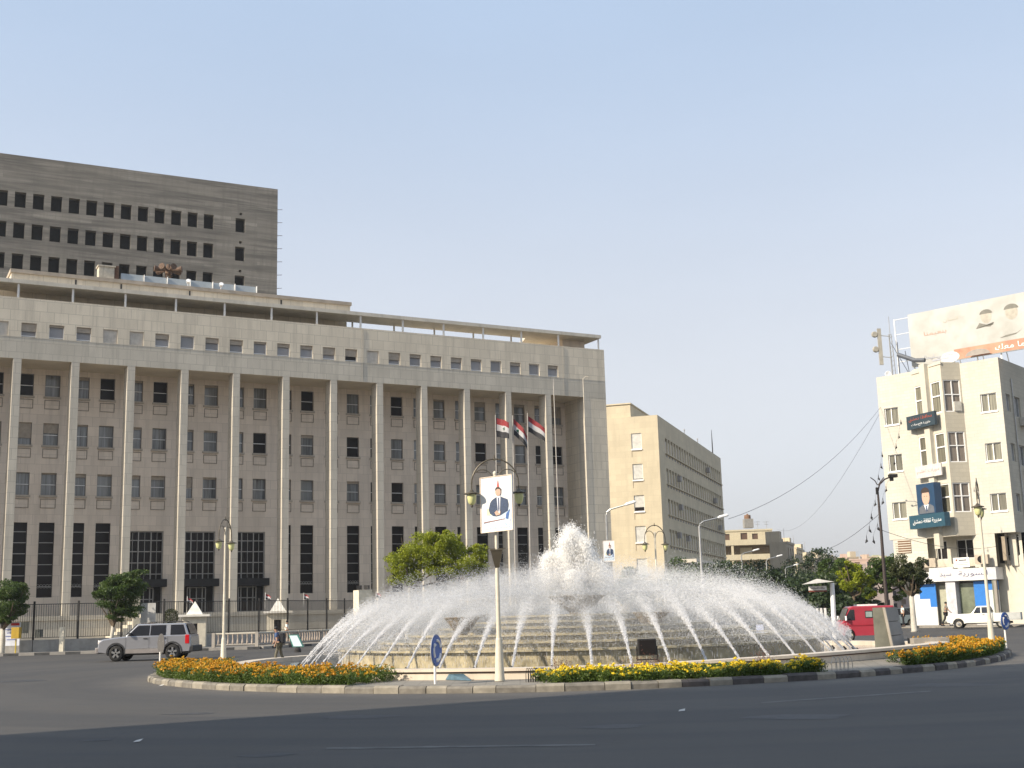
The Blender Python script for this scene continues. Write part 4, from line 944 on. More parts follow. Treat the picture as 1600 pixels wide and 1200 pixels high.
# ------------------------------------------------------------------ fence, balustrade, sentry boxes
def polyl(pts): return [np.array([*p[:2], 0.0]) for p in pts]
FP = polyl([(-36, 83.2), (-32.3, 83.4), (-24.5, 86.5), (-17.6, 95.5), (-13.4, 107), (-8.5, 119)])
def along(P, step):
    out = []
    for a, b in zip(P[:-1], P[1:]):
        n = max(1, round(np.linalg.norm(b-a)/step))
        for k in range(n): out.append(a+(b-a)*k/n)
    return out+[P[-1]]
ft = thing('railing_fence', 'tall black iron railing on a low grey wall in front of the bank', 'fence', FP[2])
b = MB()
for a, c in zip(FP[:-1], FP[1:]):
    d = (c-a)/np.linalg.norm(c-a); n = np.array([-d[1], d[0], 0])*.16
    b.hexa([a-n, c-n, c+n, a+n]+[q+np.array([0, 0, .92]) for q in (a-n, c-n, c+n, a+n)])
b.build('low_wall', mat('grey_render', (.33, .32, .30), .9, streak=.2), ft)
for z, r in ((3.25, .028), (1.06, .022)):
    b = MB(); b.tube([p+np.array([0, 0, z]) for p in FP], r, 6); b.build('rail', M_black, ft)
posts = along(FP, 3.1); ps = []
for p in posts: b = MB(); b.box((p[0], p[1], 2.15), (.11, .11, 2.6)); b.build('fence_post', M_black, ft)
b = MB()
for p in along(FP, .15): b.box((p[0], p[1], 2.15), (.022, .022, 2.2))
tag(b.build('bars', M_black, ft), kind='stuff')
# balustrade with pale rail along the kerb
BP = polyl([(-19.6, 80.6), (-16.9, 81.0), (-15.0, 85.2), (-12.7, 90.4), (-8.6, 97.4), (-3.6, 104.5)])
bt = thing('pavement_balustrade', 'low pavement balustrade with a pale stone rail and concrete balusters', 'balustrade', BP[0])
b = MB(); b.tube([p+np.array([0, 0, 1.0]) for p in BP], .07, 6); b.build('top_rail', mat('pale_stone_rail', (.52, .47, .38), .8), bt)
b = MB(); b.tube([p+np.array([0, 0, .3]) for p in BP], .08, 6); b.build('bottom_rail', M_conc, bt)
b = MB()
for p in along(BP, .3): b.lathe([(.05, .3), (.075, .45), (.04, .7), (.06, .98)], tuple(p), 8)
tag(b.build('baluster', mat('dusty_pink_concrete', (.36, .30, .25), .85, var=.25, scale=4), bt), kind='stuff')
for p in along(BP, 2.6): b = MB(); b.box((p[0], p[1], .6), (.2, .2, .95)); b.build('rail_pier', M_conc, bt)
# barrier chain on the near kerb
b = MB()
def sentry(px, D, lab, sc=1.0, rz=.2):
    p = at(px, 980, D); p[2] = .14; t = thing('sentry_box', lab, 'sentry box', p); c, s = math.cos(rz), math.sin(rz)
    def q(x, y, z): return (p[0]+(x*c-y*s)*sc, p[1]+(x*s+y*c)*sc, p[2]+z*sc)
    F = Fr((q(-.85, -.85, 0)[0], q(-.85, -.85, 0)[1]), 90-math.degrees(rz)); z0 = p[2]
    b = MB(); W = 1.7*sc; F.wall(b, 0, W, z0, z0+2.2*sc, 0, [(.55*sc, 1.1*sc, z0+.75*sc, z0+1.7*sc)], .08)
    for t0 in (0, W): b.add([F.p(t0, 0, z0), F.p(t0, W, z0), F.p(t0, W, z0+2.2*sc), F.p(t0, 0, z0+2.2*sc)], [(0, 1, 2, 3)])
    F.wall(b, 0, W, z0, z0+2.2*sc, W, [], 0); b.build('cabin', mat('cream_cabin_paint', (.60, .55, .44), .7, streak=.15), t)
    b = MB(); F.box(b, .57*sc, 1.08*sc, .08, .1, z0+.77*sc, z0+1.68*sc); b.build('window', G_dark, t)
    b = MB(); F.box(b, -.005, .005, .55*sc, 1.15*sc, z0, z0+1.9*sc); b.build('door', mat('brown_door', (.16, .10, .055), .6), t)
    b = MB(); F.box(b, -.28*sc, W+.28*sc, -.28*sc, W+.28*sc, z0+2.2*sc, z0+2.36*sc); b.build('roof_slab', mat('white_roof_slab', (.70, .67, .60), .7), t)
    b = MB(); b.add([q(-.6, -.6, 2.36), q(.6, -.6, 2.36), q(.6, .6, 2.36), q(-.6, .6, 2.36), q(0, 0, 3.35)], [(0, 1, 4), (1, 2, 4), (2, 3, 4), (3, 0, 4)]); b.build('pyramid_roof', MATS['white_roof_slab'], t)
sentry(304, 87.5, 'cream sentry box with a pyramid roof behind the railing nearer the silver car', .93)
sentry(434, 97.5, 'cream sentry box with a pyramid roof behind the railing near the walking man', 1.0)
p = at(567, 985, 92); p[2] = .1; t = thing('gate_pillar', 'tall pale square gate pillar topped by two small floodlights', 'pillar', p)
b = MB(); b.box((p[0], p[1], 1.95), (1.05, 1.1, 3.7), 0, .5); b.build('shaft', mat('cream_render_pillar', (.58, .54, .44), .8), t)
b = MB(); b.box((p[0]-.25, p[1], 4.0), (.35, .3, .3), 0, .2); b.box((p[0]+.3, p[1], 4.0), (.35, .3, .3), 0, -.2); b.build('floodlight', M_black, t)
for px, D, h, lab in ((212, 84, 3.0, 'pale gate post with a grey notice behind the tree in front of the bank'),):
    p = at(px, 985, D); p[2] = .14; t = thing('gate_post', lab, 'gate post', p); b = MB(); b.box((p[0], p[1], 1.9), (.42, .42, 3.5), 0, .4); b.build('shaft', MATS['cream_render_pillar'], t)
    b = MB(); b.box((p[0]+.75, p[1]+.2, 2.5), (1.0, .06, 1.3)); b.box((p[0]+.75, p[1]+.2, 1.6), (.9, .06, .45), 1); b.build('notice', [mat('grey_notice', (.42, .42, .41), .6), mat('brown_board', (.14, .09, .05), .7)], t)
# small pillars, notice board, yellow box
p = at(97, 1000, 82.5); p[2] = .14
b = MB(); b.box((p[0], p[1], .92), (.28, .28, 1.6)); tag(b.build('short_pillar', MATS['cream_render_pillar'], None, org=tuple(p)), 'short cream pillar in front of the railing right of the yellow box', 'pillar')
p = at(25, 1000, 81.2); p[2] = .14; t = thing('yellow_post_box', 'yellow box on a post beside the kerb at the left edge', 'post box', p)
b = MB(); b.tube([p, p+np.array([0, 0, .9])], .05, 8); b.build('post', mat('yellow_post_paint', (.50, .36, .04), .6), t); b = MB(); b.box((p[0], p[1], 1.42), (.52, .4, .72)); b.build('box', mat('yellow_paint', (.42, .27, .02), .5), t, bevel=.02)
p = at(19, 985, 82.6); p[2] = .14; t = thing('notice_board', 'white notice board with a red top strip at the left edge', 'notice board', p)
b = MB(); b.box((p[0], p[1], 1.35), (1.05, .06, 1.5)); b.build('panel', mat('white_notice', (.62, .65, .72), .6), t); b = MB(); b.box((p[0]+.2, p[1]-.035, 1.98), (.55, .02, .16)); b.build('red_strip', mat('sign_red', (.5, .04, .04), .6), t)
b = MB()
for k in range(4): b.box((p[0], p[1]-.035, 1.65-.22*k), (.8-.15*(k % 2), .012, .05))
b.build('lettering', mat('blue_ink', (.08, .12, .35), .6), t)
b = MB()
for s in (-.5, .5): b.tube([(p[0]+s, p[1]+.05, .14), (p[0]+s, p[1]+.05, 2.1)], .03, 6)
b.build('leg', M_galv, t)
p = at(78, 990, 83.8); b = MB(); b.box((p[0]-1.9, p[1]+.4, 1.75), (.5, .2, .75)); tag(b.build('meter_cabinet', mat('grey_cabinet', (.10, .11, .10), .6), None, org=tuple(p)), 'taller dark grey metal cabinet behind the railing just right of the left edge tree', 'cabinet'); b = MB(); b.box((p[0]-.9, p[1]+.4, 1.35), (.42, .3, .5)); tag(b.build('meter_cabinet', MATS['grey_cabinet'], None, org=tuple(p)), 'lower square grey metal cabinet beside the taller cabinet behind the railing', 'cabinet')
# planter shrub
p = at(267, 972, 88); p[2] = .14; t = thing('potted_topiary', 'round clipped bush in a white pot behind the railing above the silver car', 'potted plant', p)
b = MB(); b.lathe([(.2, 0), (.28, 1.4), (.3, 1.5), (.25, 1.5)], tuple(p), 12); b.build('pot', M_white, t); n = 1800; q = NR.normal(size=(n, 3)); q /= np.linalg.norm(q, axis=1, keepdims=True); q *= (.55*(.6+.4*NR.random(n)**.4))[:, None]
leaves(q+p+np.array([0, 0, 2.1]), .09, L_olive, 'foliage', t, 0, .6, tuple(p))
# little flags on the fence
M_fr = mat('flag_red', (.20, .012, .016), .7, bs=0); M_fw = mat('flag_white', (.36, .36, .37), .7, bs=0); M_fb = mat('flag_black', (.012, .012, .016), .7, bs=0); M_fg = mat('flag_green', (.02, .12, .06), .7, bs=0)  # cloth colours darkened to carry the shade of backlit flags
def cloth(p, L, Hh, droop, waves, mats, rz=0.0, n=26, curl=.1):
    b = MB(); ca, sa = math.cos(rz), math.sin(rz)
    def P(u, v):
        x = L*u; y = curl*math.sin(waves*u*math.pi+.6)*(.3+u); z = Hh*(v-1)*(1-.1*u)-droop*u**1.25+.04*math.sin(9*u+3*v)*u
        return (p[0]+x*ca-y*sa+.02*0, p[1]+x*sa+y*ca, p[2]+z)
    rows = 9
    vs = [P(i/n, j/rows) for j in range(rows+1) for i in range(n+1)]
    for j in range(rows):
        for i in range(n): b.f.append((j*(n+1)+i, j*(n+1)+i+1, (j+1)*(n+1)+i+1, (j+1)*(n+1)+i)); b.m.append(2-j//3)
    b.v = vs; return b, P
for px, py, D, lab in ((415, 928, 95.3, 'small striped flag on the railing left of the right sentry box'), (475, 928, 101, 'small striped flag on the railing right of the right sentry box'), (588, 926, 111, 'small striped flag on the railing right of the gate pillar'), (293, 934, 88.3, 'small striped flag on the railing above the left sentry box')):
    p = at(px, py, D); t = thing('small_flag', lab, 'flag', p); b, _ = cloth(p, .4, .4, .18, 1.2, None, .1); b.build('cloth', [M_fr, M_fw, M_fb], t, True)
    b = MB(); b.tube([p+np.array([-.01, 0, .1]), p+np.array([-.03, 0, -1.1])], .018, 5); b.build('pole', M_white, t)
# tall flags before the bank
def flagpole(x0, y0, xb, yb, D, L, Hh, droop, rz, lab, star, wv, curl):
    a = at(x0, y0, D); c = at(xb, yb, D); c[2] = .1; t = thing('flagpole', lab, 'flagpole', c); b = MB(); b.tube([c, a], [.055, .03], 8); b.build('pole', mat('flagpole_white', (.40, .37, .33), .5), t)
    b = MB(); b.lathe([(.01, -.05), (.07, 0), (.01, .08)], tuple(a+np.array([0, 0, .05])), 8); b.build('finial', M_brass, t)
    q = a+np.array([.06, 0, -.25]); b, P = cloth(q, L, Hh, droop, wv, None, rz, curl=curl); f = b.build('flag', [M_fr, M_fw, M_fb], t, True)
    if star:
        for u in star:
            s = MB(); c_ = np.array(P(u, .5)); pts = []
            for k in range(10): rr = .17 if k % 2 == 0 else .07; aa = R(90+36*k); pts.append(c_+np.array([rr*math.cos(aa)*.8, -.05, rr*math.sin(aa)]))
            s.prism(pts, (0, .012, 0)); s.build('star', M_fg, f)
flagpole(774, 648, 779, 960, 92, 1.0, 1.45, .4, -.2, 'leftmost flagpole with a drooping red white and black striped flag', (.6,), 1.5, .18)
flagpole(801, 649, 806, 960, 92, 1.05, 1.25, 1.35, .15, 'middle flagpole whose striped flag with a green star blows down to the right', (.3,), 2.0, .22)
flagpole(824, 645, 830, 960, 92, 1.2, 1.2, .95, .25, 'rightmost flagpole of the three with a flag mostly showing white and black', None, 1.4, .2)
a = at(865, 601, 98); c = at(877, 930, 98); c[2] = .1; b = MB(); b.tube([c, a], [.05, .035], 8); b.tube([a, a+np.array([0, 0, .5])], .02, 5); tag(b.build('bare_flagpole', mat('flagpole_white', (.6, .6, .6)), None, org=tuple(c)), 'tall bare pale pole without a flag right of the flags', 'flagpole')
a = at(911, 592, 104); c = at(924, 930, 104); c[2] = .1; b = MB(); b.tube([c, a], [.05, .035], 8); b.tube([a, a+np.array([.25, 0, .2]), a+np.array([.5, 0, .15])], .03, 5); tag(b.build('hooked_pole', mat('weathered_pole', (.5, .45, .36), .6), None, org=tuple(c)), 'tall bare pole with a small hooked top before the bank end wall', 'pole')
for px, py, lab in ((447+2, 852, 'x'),): pass
# ------------------------------------------------------------------ vehicles
def wheel(t, x, y, r, w_, rim, side):
    b = MB(); b.lathe([(r*.62, -w_/2), (r*.9, -w_/2), (r, -w_*.32), (r, w_*.32), (r*.9, w_/2), (r*.62, w_/2)], (x, y, r), 28, axis='y'); o = b.build('wheel', M_tyre, t, True)
    b = MB(); yy = side*w_*.44
    b.lathe([(r*.63, 0), (r*.6, 0), (r*.55, -side*.04), (.01, -side*.05)], (x, y+yy, r), 24, axis='y')
    if rim == 'spoke':
        for k in range(5):
            a = 2*math.pi*k/5+.3; c, s = math.cos(a), math.sin(a); hw = r*.10
            b.prism([(x+c*r*.1-s*hw, y+yy, r+s*r*.1+c*hw), (x+c*r*.1+s*hw, y+yy, r+s*r*.1-c*hw), (x+c*r*.6+s*hw*1.3, y+yy, r+s*r*.6-c*hw*1.3), (x+c*r*.6-s*hw*1.3, y+yy, r+s*r*.6+c*hw*1.3)], (0, side*.03, 0), 1)
        b.m = [m_ for m_ in b.m]
        b.build('rim', [M_rubber, M_rim], o)
    else: b.lathe([(r*.34, side*.02), (r*.3, side*.05), (.01, side*.06)], (x, y+yy, r), 16, axis='y', mi=1); b.build('rim', [mat('cream_steel_wheel', (.45, .42, .36), .5), M_rim], o)
def arch(xc, r, x0z, n=9): return [(xc+r*math.cos(a), x0z+r*math.sin(a)) for a in np.linspace(math.pi, 0, n)]
def car_body(t, prof, W, m, name='body', tuck=.06):
    """side outline (x,z) lofted across the width with rounded flanks"""
    n = len(prof); cx = sum(p[0] for p in prof)/n; rows = [(-W/2+.0, .0), (-W/2, 1), (W/2, 1), (W/2, 0)]; b = MB(); vs = []
    def ring(y, inset):
        out = []
        for x, z in prof:
            out.append((x+(inset if x < cx-1.5 else (-inset if x > cx+1.5 else 0)), y, z-(inset*.8 if z > .75 else 0)))
        return out
    R_ = [ring(-W/2, tuck), ring(-W/2+.05, .012), ring(-W/2+.12, 0), ring(W/2-.12, 0), ring(W/2-.05, .012), ring(W/2, tuck)]
    for r_ in R_: vs += r_
    fs = []
    for k in range(5):
        for i in range(n): fs.append((k*n+i, k*n+(i+1) % n, (k+1)*n+(i+1) % n, (k+1)*n+i))
    fs.append(tuple(range(n-1, -1, -1))); fs.append(tuple(5*n+i for i in range(n))); b.add(vs, fs); return b.build(name, m, t)
def cabin(t, bot, top, Wb, Wt, m, name='cabin'):
    """greenhouse: outline bottom xs (front,rear) z, top xs z with tumblehome"""
    (xf, xr, zb), (tf, tr, zt) = bot, top; b = MB()
    b.hexa([(xf, -Wb/2, zb), (xr, -Wb/2, zb), (xr, Wb/2, zb), (xf, Wb/2, zb), (tf, -Wt/2, zt), (tr, -Wt/2, zt), (tr, Wt/2, zt), (tf, Wt/2, zt)])
    return b.build(name, m, t, bevel=.05)
def sidepane(t, pts, Wb, Wt, zb, zt, m, name='window', off=.006):
    for s in (-1, 1):
        def Y(z): return s*((Wb+(Wt-Wb)*(z-zb)/(zt-zb))/2+off)
        b = MB(); P = [(x, Y(z), z) for x, z in pts]; b.prism(P, (0, s*.01, 0)); b.build(name, m, t)
def quad(t, P, m, name, off=(0, 0, 0)):
    b = MB(); b.prism([np.array(p)+np.array(off) for p in P], np.array(off)*.7+1e-4); return b.build(name, m, t)
def place(t, p, rz): t.location = tuple(map(float, p)); t.rotation_euler = (0, 0, rz); ORG[t.name] = tuple(map(float, p))
# silver off-road car, nose towards -x
t = thing('silver_offroad_car', 'silver four door off-road car with tinted windows driving left in front of the bank', 'car')
silver = mat('silver_car_paint', (.34, .345, .37), .25, .5, var=.02, bs=0, coat=.8)
pr = [(-2.40, .45), (-2.42, .62), (-2.36, .95), (-2.2, 1.06), (-1.6, 1.14), (-.95, 1.18), (-.8, 1.2), (2.30, 1.2), (2.36, 1.1), (2.40, .62), (2.36, .42)]+[(1.45+.47*math.cos(a), .40+.47*math.sin(a)) for a in np.linspace(.0, math.pi, 11)]+[(.9, .36), (-.9, .36)]+[(-1.45+.47*math.cos(a), .40+.47*math.sin(a)) for a in np.linspace(.0, math.pi, 11)]
car_body(t, pr, 1.86, silver)
Z0, Z1, WB, WT = 1.16, 1.76, 1.78, 1.42
cabin(t, (-1.02, 2.28, Z0), (-.42, 2.02, Z1), WB, WT, silver)
sidepane(t, [(-.88, 1.2), (.22, 1.2), (.22, 1.68), (-.32, 1.68), (-.42, 1.64)], WB, WT, Z0, Z1, M_carglass)
sidepane(t, [(.28, 1.2), (1.08, 1.2), (1.06, 1.68), (.28, 1.68)], WB, WT, Z0, Z1, M_carglass)
sidepane(t, [(1.32, 1.21), (2.12, 1.21), (1.94, 1.68), (1.30, 1.68)], WB, WT, Z0, Z1, M_carglass)
quad(t, [(-1.0, -.78, 1.2), (-1.0, .78, 1.2), (-.46, .66, 1.72), (-.46, -.66, 1.72)], M_carglass, 'windscreen', (-.02, 0, .02))
quad(t, [(2.27, -.72, 1.22), (2.27, .72, 1.22), (2.06, .64, 1.68), (2.06, -.64, 1.68)], M_carglass, 'rear_window', (.03, 0, .015))
for x in (-1.45, 1.45):
    for s in (-1, 1): wheel(t, x, s*.80, .385, .25, 'spoke', s)
for x in (-1.45, 1.45):
    for s in (-1, 1):
        b = MB(); o_ = [(x+.50*math.cos(a), .40+.50*math.sin(a)) for a in np.linspace(-.15, math.pi+.15, 14)]; i_ = [(x+.43*math.cos(a), .40+.43*math.sin(a)) for a in np.linspace(math.pi+.15, -.15, 14)]
        b.prism([(a, s*.925, c) for a, c in o_+i_], (0, s*.03, 0)); b.build('wheel_arch', M_rubber, t)
for s in (-1, 1):
    b = MB(); b.box((0, s*.945, .47), (1.9, .04, .2)); b.build('sill_trim', mat('grey_lower_trim', (.22, .20, .19), .5), t)
    b = MB(); b.box((0, s*.95, .585), (1.9, .02, .03)); b.build('side_strip', M_rim, t)
    for x in (.05, 1.0): b = MB(); b.box((x, s*.945, 1.06), (.2, .04, .05)); b.build('door_handle', M_rubber, t)
    b = MB(); b.box((2.2, s*.91, .98), (.22, .08, .42)); b.build('tail_light', mat('red_lamp', (.45, .01, .015), .2), t, bevel=.02)
    b = MB(); b.box((-2.27, s*.72, .92), (.26, .36, .2)); b.build('headlight', mat('clear_lamp', (.75, .70, .66), .15, coat=1), t, bevel=.04)
    b = MB(); b.box((-.72, s*1.02, 1.27), (.12, .2, .16)); b.build('mirror', M_rubber, t, bevel=.03)
    b = MB(); b.tube([(.1, s*.62, 1.78), (.2, s*.62, 1.83), (1.8, s*.62, 1.83), (1.9, s*.62, 1.78)], .022, 6); b.build('roof_rail', M_rubber, t)
    for x in (-1.0+.05, .24, 1.2): b = MB(); b.box((x, s*.934, .82), (.012, .006, .62)); b.build('door_gap', M_rubber, t)
for x, n_ in ((-2.44, 'front_bumper'), (2.44, 'rear_bumper')): b = MB(); b.box((x, 0, .53), (.2, 1.82, .3)); b.build(n_, MATS['grey_lower_trim'] if x < 0 else M_rubber, t, bevel=.05)
b = MB(); b.box((-2.40, 0, .86), (.06, .9, .2)); b.build('grille', M_rubber, t)
b = MB(); b.box((0, 0, .36), (3.9, 1.5, .16)); b.build('underbody', M_black, t)
p = at(233, 1031, 61.8); p[2] = 0; place(t, p, R(1.0)); t.scale = (.94, 1, 1)
# red van
t = thing('red_van', 'small red van with a raked snub nose partly hidden by the granite monument', 'van'); red = mat('red_van_paint', (.36, .03, .048), .4, .05, var=.05, bs=0, coat=.4)
pr = [(-1.75, .35), (-1.8, .55), (-1.72, .85), (-1.35, 1.0), (-.95, 1.62), (-.8, 1.68), (1.65, 1.68), (1.75, 1.55), (1.78, .4)]+[(1.1+.32*math.cos(a), .3+.32*math.sin(a)) for a in np.linspace(0, math.pi, 9)]+[(-1.05+.32*math.cos(a), .3+.32*math.sin(a)) for a in np.linspace(0, math.pi, 9)]
car_body(t, pr, 1.48, red)
for s in (-1, 1):
    b = MB(); b.prism([(-1.38, s*.74, 1.02), (-.72, s*.74, 1.02), (-.72, s*.74, 1.52), (-.98, s*.74, 1.52)], (0, s*.012, 0)); b.build('window', M_carglass, t)
    b = MB(); b.box((.16, s*.745, 1.28), (.5, .02, .34)); b.build('window_rubber', M_rubber, t, bevel=.03); b = MB(); b.box((.14, s*.757, 1.28), (.38, .014, .25)); b.build('side_window', mat('milky_glass', (.30, .36, .34), .2), t)
    b = MB(); b.box((.1, s*.745, .78), (3.2, .02, .05)); b.build('side_moulding', mat('dark_red_paint', (.25, .01, .02), .4), t)
    b = MB(); b.box((-1.28, s*.86, 1.12), (.08, .18, .22)); b.build('mirror', M_whitemetal, t, bevel=.02)
    b = MB(); b.lathe([(.12, 0), (.1, -.04), (.01, -.05)], (0, 0, 0), 14); 
    for x in (-1.05, 1.1): wheel(t, x, s*.62, .28, .16, 'steel', s)
    b = MB(); b.box((-1.76, s*.5, .72), (.06, .24, .18)); b.build('headlight', MATS['clear_lamp'], t, bevel=.02)
quad(t, [(-1.33, -.62, 1.02), (-1.33, .62, 1.02), (-1.0, .58, 1.56), (-1.0, -.58, 1.56)], M_carglass, 'windscreen', (-.02, 0, .012))
b = MB(); b.box((.2, 0, 1.72), (1.1, 1.1, .07)); b.build('roof_box', M_whitemetal, t)
p = at(1350, 985, 60.5); p[2] = -0.0; place(t, p, R(-2)); t.scale = (.79, 1, 1)
# white pickup
t = thing('white_pickup', 'old white pickup truck with a long bonnet parked along the blue and white shop front', 'pickup truck'); wp = mat('white_car_paint', (.76, .74, .66), .35, var=.03, bs=0, coat=.4)
pr = [(-2.15, .42), (-2.2, .60), (-2.1, .86), (-1.5, .95), (-.55, .98), (.75, .98), (.78, .9), (.78, .36)]+[(-1.42+.36*math.cos(a), .32+.36*math.sin(a)) for a in np.linspace(0, math.pi, 9)]
pr = pr[:8]+[(-.9, .36)]+pr[8:]
car_body(t, pr, 1.6, wp)
cabin(t, (-.62, .72, .96), (-.2, .55, 1.46), 1.5, 1.28, wp)
sidepane(t, [(-.42, 1.0), (.02, 1.0), (.02, 1.38), (-.2, 1.38)], 1.5, 1.28, .96, 1.46, M_carglass); sidepane(t, [(.1, 1.0), (.58, 1.0), (.48, 1.38), (.1, 1.38)], 1.5, 1.28, .96, 1.46, M_carglass)
quad(t, [(-.6, -.68, 1.0), (-.6, .68, 1.0), (-.24, .6, 1.42), (-.24, -.6, 1.42)], M_carglass, 'windscreen', (-.015, 0, .012))
quad(t, [(.715, -.6, 1.05), (.715, .6, 1.05), (.58, .55, 1.38), (.58, -.55, 1.38)], M_carglass, 'rear_window', (.015, 0, .008))
b = MB(); b.hexa([(.8, -.8, .5), (2.5, -.8, .5), (2.5, .8, .5), (.8, .8, .5), (.8, -.8, .58), (2.5, -.8, .58), (2.5, .8, .58), (.8, .8, .58)])
b.box((1.65, -.79, .78), (1.7, .04, .42)); b.box((1.65, .79, .78), (1.7, .04, .42)); b.box((2.48, 0, .78), (.04, 1.54, .42)); b.build('cargo_bed', mat('grey_cargo_bed', (.42, .43, .41), .6), t)
b = MB(); b.prism([(.8, -.815, .42), (1.62, -.815, .42), (1.62, -.815, .92), (.8, -.815, 1.0)], (0, .02, 0)); b.build('rear_wing', wp, t)
for s in (-1, 1):
    for x in (-1.42, 1.25): wheel(t, x, s*.70, .31, .17, 'steel', s)
    b = MB(); b.box((-2.12, s*.6, .74), (.12, .24, .18)); b.build('headlight', MATS['clear_lamp'], t, bevel=.03)
    b = MB(); b.box((.2, s*.81, .9), (.15, .03, .03)); b.build('door_handle', M_rim, t)
b = MB(); b.box((-2.22, 0, .48), (.1, 1.6, .14)); b.build('bumper', M_rim, t, bevel=.03); b = MB(); b.box((0, 0, .36), (3.8, 1.2, .14)); b.build('underbody', M_black, t)
p = at(1535, 976, 84.5); p[2] = 0; place(t, p, R(-26))
# parked cars in the shade
t = thing('parked_car', 'grey blue parked car under the trees left of the granite monument', 'car', group='cars parked under the trees'); cp = mat('grey_blue_paint', (.22, .27, .30), .3, .3, var=.1, bs=0, coat=.6)
pr = [(-2.1, .4), (-2.15, .62), (-1.9, .8), (-1.0, .9), (1.6, .92), (2.1, .85), (2.12, .4)]+[(1.3+.34*math.cos(a), .3+.34*math.sin(a)) for a in np.linspace(0, math.pi, 9)]+[(-1.3+.34*math.cos(a), .3+.34*math.sin(a)) for a in np.linspace(0, math.pi, 9)]
car_body(t, pr, 1.64, cp); cabin(t, (-1.0, 1.5, .9), (-.3, 1.0, 1.4), 1.5, 1.2, M_carglass, 'windows'); b = MB(); b.box((.35, 0, 1.41), (1.3, 1.15, .04)); b.build('roof', cp, t, bevel=.02)
for s in (-1, 1):
    for x in (-1.3, 1.3): wheel(t, x, s*.70, .3, .17, 'steel', s)
place(t, [*at(1347, 950, 92)[:2], 0], R(10)); pk = t
for px, D, rz, lab in ((1390, 96, 5, 'grey blue parked car directly behind the top of the granite monument'), (1418, 102, 12, 'grey blue parked car between the monument and the limewashed tree'), (1322, 100, 8, 'grey blue parked car behind the mirror of the red van')):
    dup(pk, [*at(px, 950, D)[:2], 0], R(rz), lab)
